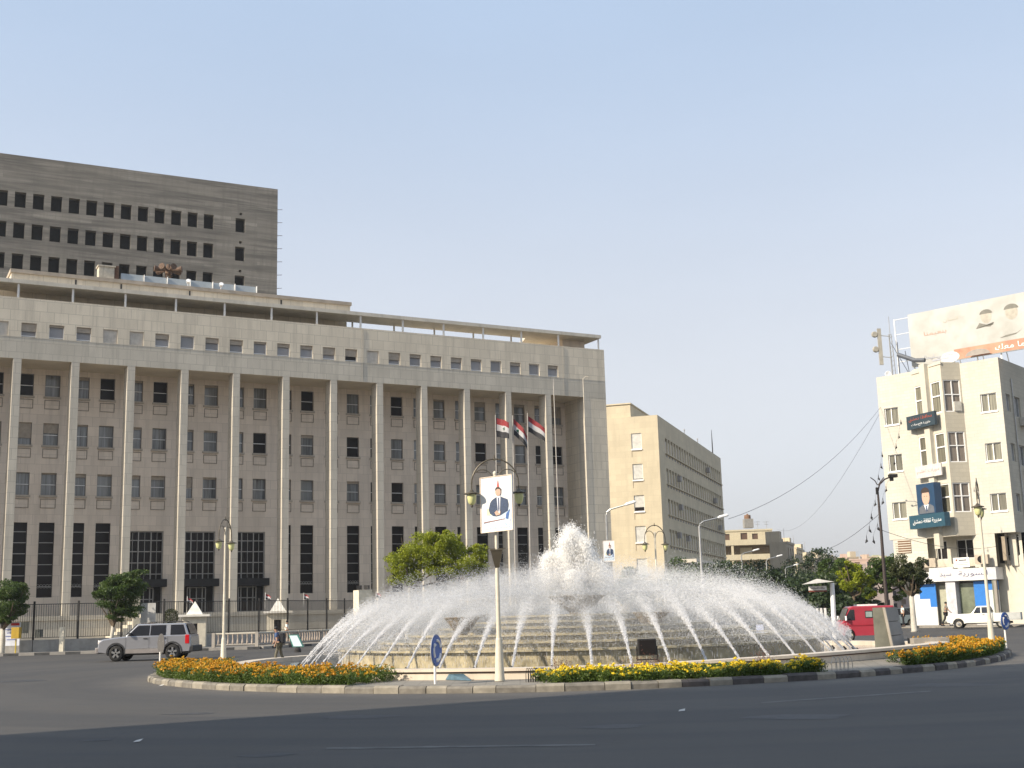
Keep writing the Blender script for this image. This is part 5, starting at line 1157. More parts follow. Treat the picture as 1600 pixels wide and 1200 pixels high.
# ------------------------------------------------------------------ people
def skin_obj(name, verts, edges, radii, m, parent, sub=1):
    me = bpy.data.meshes.new(name); me.from_pydata([tuple(map(float, v)) for v in verts], edges, []); o = bpy.data.objects.new(name, me); COL.objects.link(o); o.parent = parent
    me.materials.append(m); sk = o.modifiers.new('skin', 'SKIN'); sk.use_smooth_shade = True
    for i, r in enumerate(radii): me.skin_vertices[0].data[i].radius = (r, r) if not hasattr(r, '__len__') else r; me.skin_vertices[0].data[i].use_root = (i == 0)
    s = o.modifiers.new('sub', 'SUBSURF'); s.levels = sub; s.render_levels = sub; return o
def person(lab, p, rz, H, shirt, trouser, stride=.3, lean=.0, bag=None):
    """walking towards -x in local space"""
    t = thing('person', lab, 'person'); s = H/1.75; L = lambda *a: tuple(x*s for x in a)
    k = stride; ln = lean
    J = dict(pel=(0, 0, .93), ch=(-ln*.3, 0, 1.22), nk=(-ln*.5, 0, 1.45), hd=(-ln*.6-.02, 0, 1.56), ht=(-ln*.65-.01, 0, 1.68),
             sl=(-ln*.5, -.19, 1.40), sr=(-ln*.5, .19, 1.40), el=(-ln*.5+.12*k*2, -.25, 1.13), er=(-ln*.5-.14*k*2, .25, 1.13), wl=(-ln*.5-.02, -.24, .90), wr=(-ln*.5-.32*k*2, .23, .98), fl=(-ln*.5-.05, -.24, .80), fr_=(-ln*.5-.42*k*2, .22, .94),
             hl=(0, -.10, .90), hr=(0, .10, .90), kl=(-.26*k*1.6, -.10, .50), kr=(.16*k*1.6, .10, .48), al=(-.30*k*2, -.10, .09), ar=(.52*k*1.6, .10, .14), tl=(-.30*k*2-.16, -.11, .04), tr=(.52*k*1.6-.12, .11, .04))
    nm = list(J); V = [L(*J[n]) for n in nm]; E = [('pel', 'ch'), ('ch', 'nk'), ('nk', 'hd'), ('hd', 'ht'), ('ch', 'sl'), ('ch', 'sr'), ('sl', 'el'), ('sr', 'er'), ('el', 'wl'), ('er', 'wr'), ('wl', 'fl'), ('wr', 'fr_'), ('pel', 'hl'), ('pel', 'hr'), ('hl', 'kl'), ('hr', 'kr'), ('kl', 'al'), ('kr', 'ar'), ('al', 'tl'), ('ar', 'tr')]
    E = [(nm.index(a), nm.index(c)) for a, c in E]
    rad = dict(pel=.12, ch=.13, nk=.05, hd=.085, ht=.07, sl=.055, sr=.055, el=.04, er=.04, wl=.028, wr=.028, fl=.03, fr_=.03, hl=.08, hr=.08, kl=.05, kr=.05, al=.035, ar=.035, tl=.03, tr=.03)
    skin_obj('body', V, E, [rad[n]*s for n in nm], M_skin, t)
    def sub(names, edges, rr, name, m): skin_obj(name, [L(*J[n]) for n in names], [(names.index(a), names.index(c)) for a, c in edges], [r*s for r in rr], m, t)
    J['e2'] = tuple((np.array(J['sl'])*.35+np.array(J['el'])*.65)); J['e3'] = tuple((np.array(J['sr'])*.35+np.array(J['er'])*.65)); J['wst'] = (0, 0, .98); J['nb'] = (-ln*.45, 0, 1.40)
    sub(['wst', 'ch', 'nb', 'sl', 'sr', 'e2', 'e3'], [('wst', 'ch'), ('ch', 'nb'), ('nb', 'sl'), ('nb', 'sr'), ('sl', 'e2'), ('sr', 'e3')], [.15, .165, .09, .08, .08, .065, .065], 'shirt', shirt)
    J['w2'] = (0, 0, .97)
    sub(['w2', 'hl', 'hr', 'kl', 'kr', 'al', 'ar'], [('w2', 'hl'), ('w2', 'hr'), ('hl', 'kl'), ('hr', 'kr'), ('kl', 'al'), ('kr', 'ar')], [.145, .10, .10, .075, .075, .06, .06], 'trousers', trouser)
    b = MB(); hx, hy, hz = L(*J['ht']); b.lathe([(.01, .065*s), (.06*s, .05*s), (.095*s, 0), (.10*s, -.05*s), (.08*s, -.08*s)], (hx+.018*s, hy, hz+.01*s), 12); b.build('hair', M_hair, t, True)
    for a in ('tl', 'tr'): b = MB(); q = L(*J[a]); b.box((q[0]+.05*s, q[1], .045*s), (.28*s, .1*s, .085*s)); b.build('shoe', M_rubber, t, bevel=.02)
    if bag:
        b = MB(); q = L(-ln*.5+.26, 0, 1.2) if bag == 'back' else L(*J['fl'])
        if bag == 'back': b.box(q, (.24*s, .34*s, .5*s))
        else: b.lathe([(.02, .3), (.14*s, .1), (.18*s, -.15), (.1*s, -.3), (.01, -.32)], (q[0], q[1], q[2]-.25), 12)
        b.build('bag', mat('dark_bag', (.02, .02, .025), .8) if bag == 'back' else mat('grey_bag', (.13, .14, .11), .8), t, bevel=.04)
    place(t, p, rz); return t
M_sb = mat('blue_shirt', (.05, .09, .19), .8); M_sw = mat('white_shirt', (.72, .72, .66), .8); M_tk = mat('khaki_trousers', (.12, .11, .08), .85); M_tb = mat('black_trousers', (.015, .015, .018), .85); M_sg = mat('grey_shirt', (.20, .18, .15), .85)
p = at(436, 1033, 45.5); p[2] = .17; person('man in a blue shirt with a dark backpack by the left rim of the fountain', p, R(0), 1.36, M_sb, M_tk, .3, .25, 'back')
p = at(447, 1010, 84.5); p[2] = .14; person('man in a white shirt and brown trousers walking behind the balustrade', p, R(180), 1.62, M_sw, mat('brown_trousers', (.17, .12, .07), .85), .3, .1)
p = at(1479, 976, 88.2); p[2] = .13; person('man in a grey shirt and black trousers walking right past the shop door', p, R(172), 1.68, M_sg, M_tb, .42, .12)
p = at(1412, 975, 90); p[2] = .13; person('distant person in a white shirt left of the limewashed tree trunk', p, R(0), 1.6, M_sw, M_tb, .1, 0)
# ------------------------------------------------------------------ trees
def tree(name, lab, base, trunk_top, crown, n, leaf, lsz, trunkm=M_bark, tr=.14, seed=1, limbs=7, clump=.22, group=None, fill=.35, ncl=None, wind=0):
    """crown: list of (centre, radii) lobes; clumps of leaf quads on and inside the lobes"""
    rg = np.random.default_rng(seed); base = np.array(base, float); t = thing(name, lab, 'tree', base, group)
    tt = np.array(trunk_top, float); b = MB(); mid = base+(tt-base)*.5+np.array([rg.normal()*.05, 0, 0]); b.tube([base, base+(mid-base)*.1, mid, tt], [tr*1.35, tr*1.05, tr*.9, tr*.8], 12); b.build('trunk', trunkm, t, True)
    b = MB(); cs = [np.array(c[0], float) for c in crown]
    for k in range(limbs):
        c, r = crown[k % len(crown)]; e = np.array(c)+np.array(r)*rg.normal(size=3)*.42; m = tt+(e-tt)*.5+rg.normal(size=3)*.12; b.tube([tt-np.array([0, 0, .1]), m, e], [tr*.55, tr*.32, tr*.1], 6)
    b.build('branches', M_bark, t)
    P = []; tot = sum(r[0]*r[2] for _, r in crown)
    for c, r in crown:
        c = np.array(c, float); r = np.array(r, float); k = (ncl or int(70))*r[0]*r[2]/tot*len(crown)**0; k = max(5, int(k)); m = int(n*r[0]*r[2]/tot/k)
        for _ in range(k):
            d = rg.normal(size=3); d /= np.linalg.norm(d); rad = (rg.random()**fill); q = c+d*r*rad*.93; s = clump*(.6+.8*rg.random())*r.mean()
            x = rg.normal(size=(m, 3)); x /= np.linalg.norm(x, axis=1, keepdims=True); x *= (rg.random((m, 1))**.5); x = x*s*np.array([1.25, 1.25, .8])
            if wind: x[:, 0] += wind*rg.random(m)*s*2; x[:, 2] += .35*wind*rg.random(m)*s
            P.append(q+x)
    leaves(np.concatenate(P), lsz*(.7+.6*rg.random(sum(len(a) for a in P))), leaf, 'crown', t, .25, .6, tuple(base)); return t
def tp(px, py, D): return at(px, py, D)
# two bright trees behind the fountain
D = 92; g0 = lambda px: [*at(px, 980, D)[:2], .14]
tree('broadleaf_tree', 'large bright green rounded tree with limewashed trunk before the middle of the bank', g0(636), tp(640, 918, D), [(tp(675, 866, D), (2.35, 2.0, 1.75)), (tp(632, 885, D), (1.6, 1.6, 1.5)), (tp(712, 880, D), (1.5, 1.5, 1.3)), (tp(690, 848, D), (1.5, 1.5, 1.0))], 36000, L_bright, .13, M_lime, .17, 3, 9, .25, ncl=150)
D = 96
tree('broadleaf_tree', 'smaller bright green tree to the right partly behind the central lamp post', g0(722), tp(722, 918, D), [(tp(738, 876, D), (1.35, 1.4, 1.5)), (tp(750, 868, D), (.7, .7, .9)), (tp(722, 860, D), (.8, .9, .7))], 17000, L_bright, .12, M_lime, .13, 4, 6, .25, ncl=80)
D = 81.6
b0 = lambda px: [*at(px, 1000, D)[:2], .14]
tree('street_tree', 'windswept green tree with a limewashed trunk behind the nose of the silver car', b0(174), tp(177, 978, D), [(tp(180, 932, D), (1.55, 1.5, 1.35)), (tp(205, 908, D), (1.15, 1.1, .8)), (tp(160, 922, D), (.9, .9, .9)), (tp(185, 958, D), (1.2, 1.0, .6))], 26000, L_mid, .12, M_lime, .14, 5, 8, .22, ncl=95, wind=.9)
tree('street_tree', 'dark green round tree with a limewashed trunk at the left edge', b0(3), tp(4, 982, D), [(tp(8, 940, D), (1.6, 1.5, 1.5)), (tp(22, 930, D), (.9, .9, .95)), (tp(15, 962, D), (1.1, 1, .6))], 19000, L_mid, .12, M_lime, .19, 6, 7, .22, ncl=85)
D = 78
tree('street_tree', 'olive green tree with a thick limewashed trunk left of the blue and white shop', [*at(1428, 975, D)[:2], .0], tp(1424, 930, D), [(tp(1420, 893, D), (1.15, 1.1, 1.15)), (tp(1432, 905, D), (.85, .85, .85)), (tp(1405, 900, D), (.6, .7, 1.0)), (tp(1436, 880, D), (.45, .5, .5))], 15000, L_olive, .12, M_lime, .18, 7, 8, .22, ncl=70)
D = 95
tree('street_tree', 'light green young tree with open branches above the red van', [*at(1336, 960, D)[:2], 0], tp(1334, 930, D), [(tp(1330, 900, D), (1.0, 1, 1.3)), (tp(1348, 908, D), (1.1, 1, 1.0)), (tp(1318, 908, D), (.6, .7, .6)), (tp(1322, 884, D), (.5, .5, .5)), (tp(1355, 925, D), (.7, .7, .6))], 9500, L_bright, .16, M_bark, .14, 8, 10, .24, ncl=60, fill=.6)
D = 108
tree('street_tree', 'green tree with a broad soft crown filling the gap left of the corner building', [*at(1388, 960, D)[:2], 0], tp(1385, 925, D), [(tp(1392, 890, D), (1.9, 1.7, 1.7)), (tp(1375, 905, D), (1.4, 1.4, 1.3)), (tp(1360, 915, D), (1.2, 1.2, 1.2)), (tp(1408, 915, D), (1.5, 1.4, 1.3))], 17000, L_mid, .2, M_bark, .2, 9, 8, .24, ncl=80)
tree('street_tree', 'green tree behind the light green one with hazy crown below the hillside houses', [*at(1305, 960, 125)[:2], 0], tp(1305, 930, 125), [(tp(1303, 895, 125), (2.0, 1.8, 1.7)), (tp(1325, 905, 125), (2.2, 1.8, 1.5)), (tp(1290, 920, 125), (1.8, 1.8, 1.6))], 13000, L_mid, .26, M_bark, .22, 10, 7, .25, ncl=70)
labs = ['nearest dark street tree beside the ochre office block', 'dark street tree in front of the cream apartment house left end', 'dark street tree under the cream apartment house balcony', 'dark street tree right of the cream apartment house', 'tall dark conical tree before the middle apartment houses', 'dark street tree left of the white canopy sign', 'dark street tree behind the white canopy sign', 'dark street tree between the canopy sign and the light green tree', 'dark low tree behind the top of the spray at the ochre block foot', 'low dark tree standing behind the spray left of the canopy sign and tall conical tree', 'low dark tree behind the spray directly below the cream apartment house', 'low dark tree behind the spray just right of the grey street light', 'low dark tree close behind the striped barrier']
for k, (px, py, D, w_, h_) in enumerate(((1150, 886, 128, 4.2, 4.0), (1180, 882, 150, 4.6, 4.6), (1208, 893, 142, 4.4, 4.4), (1238, 897, 150, 4.6, 5.0), (1268, 862, 170, 4.2, 7.2), (1258, 905, 120, 3.8, 4.0), (1286, 905, 110, 3.2, 3.6), (1318, 915, 112, 3.6, 3.4), (1112, 880, 118, 3.4, 3.6), (1232, 915, 108, 3.6, 3.6), (1190, 895, 104, 3.6, 4.0), (1140, 888, 100, 3.4, 4.0), (1290, 925, 90, 2.8, 2.6))):
    c = tp(px, py, D); c2 = c+np.array([0, 0, -h_*.55]); base = [*c[:2], 0]
    tree('plane_tree', labs[k], base, [c[0], c[1], max(1.6, c2[2]-h_*.75)], [(c2, (w_, w_*.9, h_*.62)), (c2+np.array([w_*.5, 0, -h_*.3]), (w_*.7, w_*.7, h_*.5)), (c2+np.array([-w_*.45, 0, -h_*.2]), (w_*.7, w_*.7, h_*.5)), (c2+np.array([0, -1.2, -h_*.55]), (w_*.8, w_*.6, h_*.4))], 15000, L_dark, .32, M_bark, .22, 20+k, 7, .26, 'dark street trees along the avenue', ncl=80)
# shrubs behind the back of the island and hedge by the shop
for px, py, D, w_, h_, lab in ((1060, 905, 80, 2.0, 1.4, 'green bush behind the rear lantern lamp in the spray'), (985, 915, 76, 1.8, 1.1, 'green bush in the spray left of the rear lantern lamp')):
    c = tp(px, py, D); tree('roadside_bush', lab, [*c[:2], 0], [c[0], c[1], max(.4, c[2]-1.0)], [(c, (w_, w_, h_)), (c+np.array([.9, 0, -.8]), (w_*.8, w_*.8, h_))], 6000, L_mid, .16, M_bark, .1, 40, 5, .28, ncl=45)
# ------------------------------------------------------------------ corner building on the right
R0 = np.array([35.4536, 88.0]); RF = Fr(R0, -45, -1); RS = Fr(R0, 40, -1)
for F_ in (RF, RS):
    if F_ is RF: F_.n = np.array([.7071, .7071, 0])
    else: F_.n = np.array([-math.cos(R(40)), math.sin(R(40)), 0])
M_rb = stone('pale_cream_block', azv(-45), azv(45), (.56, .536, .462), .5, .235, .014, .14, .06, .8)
M_rc = mat('cream_smooth_stone', (.55, .515, .43), .8, var=.06, streak=.12)
M_rdk = mat('dark_recess_plaster', (.30, .25, .19), .9, var=.15)  # darker brownish plaster for the side recess
rb = thing('corner_building', 'pale cream stone corner building with a faceted bay, rooftop billboard and shops at street level', 'building', RF.p(5, 4, 0))
ZR = 19.23
L1 = []; 
for zt, zb in ((16.68, 15.35), (13.05, 11.74), (9.38, 8.1)): L1 += [(.40, 1.6, zb, zt), (8.15, 9.3, zb, zt)]
bayh = []
b = MB(); RF.wall(b, 0, 9.75, 6.55, ZR, 0, L1+[(2.95, 6.7, 6.55, ZR-.02)], .22)
RF.wall(b, 6.75, 9.5, 4.4, 6.55, .04, [], 0); RF.wall(b, 1.55, 3.2, 4.2, 6.55, .02, [], 0); RF.wall(b, 2.95, 6.7, 6.55, ZR, .3, [], 0)
b.add([RF.p(9.75, 0, 6.55), RF.p(9.75, 14, 6.55), RF.p(9.75, 14, ZR), RF.p(9.75, 0, ZR)], [(0, 1, 2, 3)])
b.add([RF.p(8.3, .04, 0), RF.p(8.3, 14, 0), RF.p(9.5, 14, 6.55), RF.p(9.5, .04, 6.55)], [(0, 1, 2, 3)])
sw = []
for zt in (16.65, 13.0, 9.35):
    sw += [(.85, 1.75, zt-1.3, zt), (2.5, 3.9, zt-1.5, zt), (5, 6.6, zt-1.5, zt), (8, 9.5, zt-1.5, zt)]
b.build('front_wall', M_rb, rb)
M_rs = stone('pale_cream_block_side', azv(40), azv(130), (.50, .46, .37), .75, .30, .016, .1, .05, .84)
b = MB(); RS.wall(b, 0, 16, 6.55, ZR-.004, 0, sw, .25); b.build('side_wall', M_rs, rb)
b = MB(); b.add([RF.p(0, 0, ZR-.3), RS.p(16, 0, ZR-.3), RF.p(9.75, 14, ZR-.3), RF.p(9.75, 0, ZR-.3)], [(0, 1, 2, 3)]); b.add([RF.p(0, 0, 6.55), RS.p(16, 0, 6.55), RF.p(9.75, 14, 6.55), RF.p(9.75, 0, 6.55)], [(0, 1, 2, 3)]); b.build('roof_and_overhang_slab', M_rc, rb)
def rwin(F, a, c, e, f, rec, par=rb):
    o_ = MB(); F.frame(o_, a, c, e, f, rec-.08, .06, .06, ((a+c)/2+.05,)); F.box(o_, a-.05, c+.05, -.07, .1, e-.09, e+.002); o = o_.build('window', M_whitemetal, par)
    q = MB(); F.box(q, a+.05, c-.05, rec, rec+.02, e+.05, f-.05); q.build('pane', glassmat('curtained_glass', (.22, .21, .16), .15, .45, .3), o)
for h in L1: rwin(RF, *h, .18)
for a, c, e, f in sw:
    o_ = MB(); RS.frame(o_, a, c, e, f, .12, .05, .05, ((a+c)/2,)); o = o_.build('side_window', M_winframe, rb); q = MB(); RS.box(q, a+.04, c-.04, .18, .2, e+.04, f-.04); q.build('pane', G_bank, o)
for t_, z_ in ((3.3, 15.2), (3.3, 11.4), (3.0, 8.3), (6, 14.8)):
    q = MB(); RS.box(q, t_, t_+.9, -.4, -.02, z_-.7, z_-.1); q.build('air_conditioner', mat('ac_casing_light', (.45, .43, .38), .6), rb)
q = MB(); q.tube([RS.p(2.2, -.08, 6.6), RS.p(2.2, -.08, 17.9)], .05, 6); q.build('drain_pipe', M_galv, rb)
# faceted bay
A = RF.p(6.73, 0, 0); BL = Fr(A[:2], 158.4); BL.n = np.array([math.cos(R(21.6)), math.sin(R(21.6)), 0]); 
Mv = BL.p(3.15, 0, 0); C_ = RF.p(2.93, 0, 0); dv = C_-Mv; azr = math.degrees(math.atan2(dv[0], dv[1])); LR = float(np.linalg.norm(dv[:2])); BR = Fr(Mv[:2], azr); BR.n = np.array([-BR.u[1], BR.u[0], 0])
bl = []; br = []
for zt, zb in ((18.0, 15.6), (14.12, 11.85), (10.35, 8.2)):
    bl += [(.05, 1.15, zb, zt), (1.85, 2.9, zb, zt)]; br += [(.1, LR-.12, zb, zt)]
b = MB(); BL.wall(b, 0, 3.15, 6.5, ZR+.1, 0, bl, .16); b.build('bay_left_face', M_rc, rb)
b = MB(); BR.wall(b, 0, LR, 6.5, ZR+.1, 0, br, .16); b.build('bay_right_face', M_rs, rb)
for z in (6.5, ZR+.1): b = MB(); b.add([tuple(A*[1, 1, 0]+[0, 0, z]), tuple(Mv*[1, 1, 0]+[0, 0, z]), tuple(C_*[1, 1, 0]+[0, 0, z])], [(0, 1, 2)]); b.build('bay_slab', M_rc, rb)
b = MB(); BL.box(b, 1.2, 1.78, -.35, .0, 5.65, ZR+.25); b.build('bay_pilaster', M_rc, rb)
b = MB(); BL.box(b, 1.9, 3.25, -.06, -.003, ZR-.05, ZR+.13); BL.box(b, -.1, 1.15, -.06, -.003, ZR-.25, ZR-.05); b.build('bay_coping', M_rc, rb)
for a, c, e, f in bl: o_ = MB(); BL.frame(o_, a, c, e, f, .04, .09, .06, (), ((e+f)/2+.08,)); o = o_.build('bay_window', M_whitemetal, rb); q = MB(); BL.box(q, a+.06, c-.06, .12, .14, e+.05, f-.05); q.build('pane', MATS['curtained_glass'], o)
for a, c, e, f in br: o_ = MB(); BR.frame(o_, a, c, e, f, .04, .07, .06, ((a+c)/2,), ((e+f)/2+.1,)); o = o_.build('bay_window', M_whitemetal, rb); q = MB(); BR.box(q, a+.05, c-.05, .12, .14, e+.05, f-.05); q.build('pane', glassmat('brownish_curtained_glass', (.12, .10, .08), .15, 1.8, .3), o)
q = MB(); BR.box(q, LR-.75, LR-.2, -.12, .1, 15.66, 16.35); q.build('air_conditioner', mat('ac_casing_light', (.45, .43, .38), .6), rb)
# louvred vent
b = MB()
for k in range(5): z = 5.55+.18*k; b.hexa([RF.p(8.05, -.02, z), RF.p(9.35, -.02, z), RF.p(9.35, .1, z+.05), RF.p(8.05, .1, z+.05), RF.p(8.05, -.02, z+.06), RF.p(9.35, -.02, z+.06), RF.p(9.35, .1, z+.11), RF.p(8.05, .1, z+.11)])
b.build('louvre', M_rc, rb); b = MB(); RF.box(b, 8.05, 9.1, -.01, .03, 5.5, 6.45); b.build('vent_hole', mat('brown_vent', (.16, .09, .05), .9), rb)
# first floor recess, openings and street level
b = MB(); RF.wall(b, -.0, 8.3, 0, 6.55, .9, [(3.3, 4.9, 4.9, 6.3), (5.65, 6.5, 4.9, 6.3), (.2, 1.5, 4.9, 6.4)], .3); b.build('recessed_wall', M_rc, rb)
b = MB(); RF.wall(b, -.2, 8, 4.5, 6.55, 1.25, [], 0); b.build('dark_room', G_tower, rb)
for a, c in ((3.3, 4.9), (5.65, 6.5), (.2, 1.5)):
    o_ = MB(); RF.frame(o_, a, c, 4.9, 6.3, 1.0, .06, .06, ((a+c)/2+.1,)); o = o_.build('first_floor_window', M_winframe, rb); q = MB(); RF.box(q, a+.05, c-.05, 1.09, 1.1, 4.95, 6.25); q.build('pane', G_dark, o)
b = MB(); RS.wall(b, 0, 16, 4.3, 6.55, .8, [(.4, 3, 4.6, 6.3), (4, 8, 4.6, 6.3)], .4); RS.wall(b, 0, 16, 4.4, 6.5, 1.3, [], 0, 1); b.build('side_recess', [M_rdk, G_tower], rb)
b = MB(); RS.box(b, .8, 1.3, .3, .8, 4.2, 6.55); b.build('side_pier', M_rc, rb); b = MB(); RS.box(b, 3.4, 3.8, .3, .8, 4.2, 6.55); b.build('side_pier', M_rc, rb)
for (a, z, F_, d_) in ((6.0, 4.35, RF, -.1), (1.9, 4.4, RF, -.35), (1.0, 4.4, RS, .0), (3.1, 4.4, RS, .1)):
    q = MB(); F_.box(q, a, a+.95, d_-.35, d_, z, z+.66); q.lathe([(.25, 0), (.22, 0), (.02, 0)], tuple(F_.p(a+.5, d_-.37, z+.33)), 16, mi=1, axis='y'); q.build('air_conditioner', [mat('ac_casing_beige', (.42, .36, .28), .6), M_black], rb)
q = MB(); RF.box(q, 3.55, 4.75, -.12, -.06, 4.25, 4.95); o = q.build('bank_notice', M_whitemetal, rb)
q = MB(); RF.box(q, 3.75, 4.35, -.13, -.125, 4.72, 4.8); RF.box(q, 4.45, 4.58, -.132, -.125, 4.70, 4.84, 1); RF.box(q, 3.65, 4.65, -.13, -.125, 4.55, 4.58); RF.box(q, 3.65, 4.65, -.13, -.125, 4.43, 4.46); q.build('lettering', [M_rubber, mat('brown_red_logo', (.3, .06, .03), .6)], o)
# fascia
b = MB(); RF.box(b, 1.55, 6.6, -.35, .85, 3.28, 4.15); RF.box(b, 4.75, 6.6, -.352, .5, 4.15, 4.3) ; RF.box(b, 6.6, 7.9, -.25, .85, 3.15, 4.0); b.build('shop_fascia', mat('white_fascia', (.60, .59, .57), .5, var=.03), rb)
FS = Fr(RF.p(1.55, -.35, 0)[:2], 40); FS.n = RS.n
b = MB(); FS.box(b, .0, 14, .004, .6, 3.28, 4.15); b.build('side_fascia', mat('grey_fascia', (.50, .51, .53), .6), rb)
M_sblu = mat('shop_blue_panel', (.02, .16, .50), .4, var=.08); M_swh = mat('shop_white_panel', (.60, .60, .59), .45, var=.04)
def panel(t0, t1, d, z0, z1, name, m, th=.1): q = MB(); RF.box(q, t0, t1, d, d+th, z0, z1); return q.build(name, m, rb)
panel(6.45, 8.28, .12, .13, 1.45, 'shop_white_panel', M_swh); panel(6.95, 8.28, .12, 1.452, 2.05, 'shop_white_panel', M_swh); panel(7.75, 8.28, .12, 2.052, 2.95, 'shop_white_panel', M_swh)
panel(6.45, 6.95, .12, 1.452, 3.15, 'shop_blue_panel', M_sblu); panel(6.95, 7.75, .121, 2.052, 3.15, 'shop_blue_panel', M_sblu)
panel(4.75, 5.5, -.2, .13, 3.27, 'shop_pillar', mat('grey_shop_pillar', (.50, .50, .52), .6), .9)
panel(5.5, 6.45, .55, .3, 3.0, 'shop_door', mat('frosted_shop_glass', (.38, .38, .29), .3)); panel(5.72, 5.8, .5, .3, 3.0, 'door_frame', M_winframe, .05)
panel(3.55, 4.75, .4, .45, 3.1, 'shop_window', mat('greenish_shop_glass', (.16, .18, .13), .12, var=.4, scale=1)); 
panel(2.5, 3.5, .1, 1.3, 3.2, 'shop_blue_panel', M_sblu); panel(1.7, 2.5, .101, 2.55, 3.2, 'shop_blue_panel', M_sblu); panel(1.7, 2.5, .1, .13, 2.548, 'shop_white_panel', M_swh)
panel(2.5, 3.5, .1, .13, 1.298, 'shop_white_panel', M_swh); panel(1.55, 8.28, .7, .13, .5, 'shop_base', M_conc)
b = MB(); FS.box(b, .1, 14, .3, .4, .13, 3.27); b.build('side_shop_glass', mat('grey_side_shop_glass', (.17, .18, .14), .15, var=.3, scale=.8), rb)
b = MB()
for k in range(5): FS.box(b, .1+2.6*k, .35+2.6*k, .1, .29, .13, 3.27)
b.build('side_shop_pier', M_conc, rb)
# ---- writing (Arabic presentation forms, laid out visually)
FORMS = {'ا': ('\ufe8d', '\ufe8e'), 'أ': ('\ufe83', '\ufe84'), 'د': ('\ufea9', '\ufeaa'), 'ر': ('\ufead', '\ufeae'), 'و': ('\ufeed', '\ufeee'), 'ة': ('\ufe93', '\ufe94'), 'ى': ('\ufeef', '\ufef0')}
B4 = {'ب': 0xfe8f, 'ت': 0xfe95, 'ث': 0xfe99, 'س': 0xfeb1, 'ش': 0xfeb5, 'ع': 0xfec9, 'ف': 0xfed1, 'ق': 0xfed5, 'ك': 0xfed9, 'ل': 0xfedd, 'م': 0xfee1, 'ن': 0xfee5, 'ه': 0xfee9, 'ي': 0xfef1, 'ض': 0xfebd, 'ج': 0xfe9d, 'ح': 0xfea1}
def shape_ar(s):
    out = []
    for w_ in s.split(' '):
        r_ = []
        for i, ch in enumerate(w_):
            pj = i > 0 and w_[i-1] in B4; nj = i < len(w_)-1 and ch in B4
            if ch in FORMS: r_.append(FORMS[ch][1 if pj else 0])
            elif ch in B4: r_.append(chr(B4[ch]+(3 if pj and nj else 1 if pj else 2 if nj else 0)))
            else: r_.append(ch)
        out.append(''.join(reversed(r_)))
    return ' '.join(reversed(out))
def text(s, F, t, d, z, width, height, m, parent, name='lettering'):
    """text centred at t,z on wall frame F; F.u may run right to left in the picture, so place along the visual right"""
    cu = bpy.data.curves.new(name, 'FONT'); cu.body = shape_ar(s); cu.extrude = .004; cu.resolution_u = 2
    o = bpy.data.objects.new(name, cu); COL.objects.link(o); bpy.context.view_layer.update()
    dg = bpy.context.evaluated_depsgraph_get(); me = bpy.data.meshes.new_from_object(o.evaluated_get(dg)); bpy.data.objects.remove(o)
    if not me.vertices: return None
    co = np.array([v.co[:] for v in me.vertices]); mn, mx = co.min(0), co.max(0); c = (mn+mx)/2; sx = width/max(1e-6, mx[0]-mn[0]); sy = height/max(1e-6, mx[1]-mn[1])
    sgn = 1 if F.u@CAMR > 0 else -1; org = np.array(ORG.get(parent.name, (0, 0, 0)))
    for v in me.vertices:
        x, y, z_ = v.co; p = F.p(t+sgn*(x-c[0])*sx, d-(z_-mn[2]), z+(y-c[1])*sy)-org; v.co = p
    me.materials.clear(); me.materials.append(m); ob = bpy.data.objects.new(name, me); COL.objects.link(ob); ob.parent = parent; return ob
M_ink = mat('dark_grey_ink', (.05, .05, .06), .6, bs=0); M_navy = mat('navy_ink', (.04, .05, .16), .6, bs=0); M_wink = mat('white_ink', (.85, .85, .84), .6, bs=0); M_rink = mat('rust_red_ink', (.40, .09, .05), .6, bs=0); M_pink = mat('faded_orange_ink', (.45, .26, .19), .7, bs=0)
text('السورية', RF, 3.25, -.356, 3.75, 2.2, .42, M_navy, rb); text('سيد', RF, 5.35, -.358, 3.72, .9, .3, M_navy, rb); text('دوريه', RF, 7.2, -.256, 3.6, 1.0, .25, M_navy, rb); text('الدار', FS, 3.2, .0, 3.75, 1.4, .4, M_navy, rb)
# signs on the bay
M_bs = mat('dark_teal_sign', (.03, .05, .065), .5, var=.06, bs=0)
def sign(F, a, c, z0, z1, d0, d1, lab, m): t = thing('wall_sign', lab, 'sign', F.p((a+c)/2, d0, (z0+z1)/2)); q = MB(); F.box(q, a, c, d0, d1, z0, z1); q.build('panel', m, t); return t
s1 = sign(BL, -.37, 2.76, 14.7, 15.72, -.62, -.4, 'dark teal sign with a rust red line of writing high on the bay', M_bs)
text('محافظة دمشق', BL, 1.2, -.625, 15.42, 2.6, .34, M_rink, s1); text('دائرة الخدمات', BL, 1.2, -.625, 14.98, 2.1, .22, M_wink, s1)
s2 = sign(BL, -.5, 3.35, 7.2, 8.2, -1.05, -.55, 'long teal blue sign with white writing at the foot of the bay under the portrait', mat('teal_blue_sign', (.025, .075, .11), .5, var=.08))
text('مديرية ثقافة دمشق', BL, 1.45, -1.056, 7.68, 3.1, .42, M_wink, s2)
s3 = sign(BL, .0, 2.83, 10.95, 11.85, -.5, -.4, 'white cloth banner with faint writing on the bay above the portrait box', mat('white_banner', (.56, .53, .50), .8)); text('دورات تعليم', BL, 1.4, -.505, 11.4, 2.4, .35, mat('faint_pink_ink', (.46, .33, .31), .7, bs=0), s3)
s4 = sign(BL, .5, 2.45, 8.22, 10.45, -1.0, -.36, 'deep blue box sign with a painted portrait of a dark haired man', mat('deep_blue_sign', (.02, .055, .115), .5, var=.05))
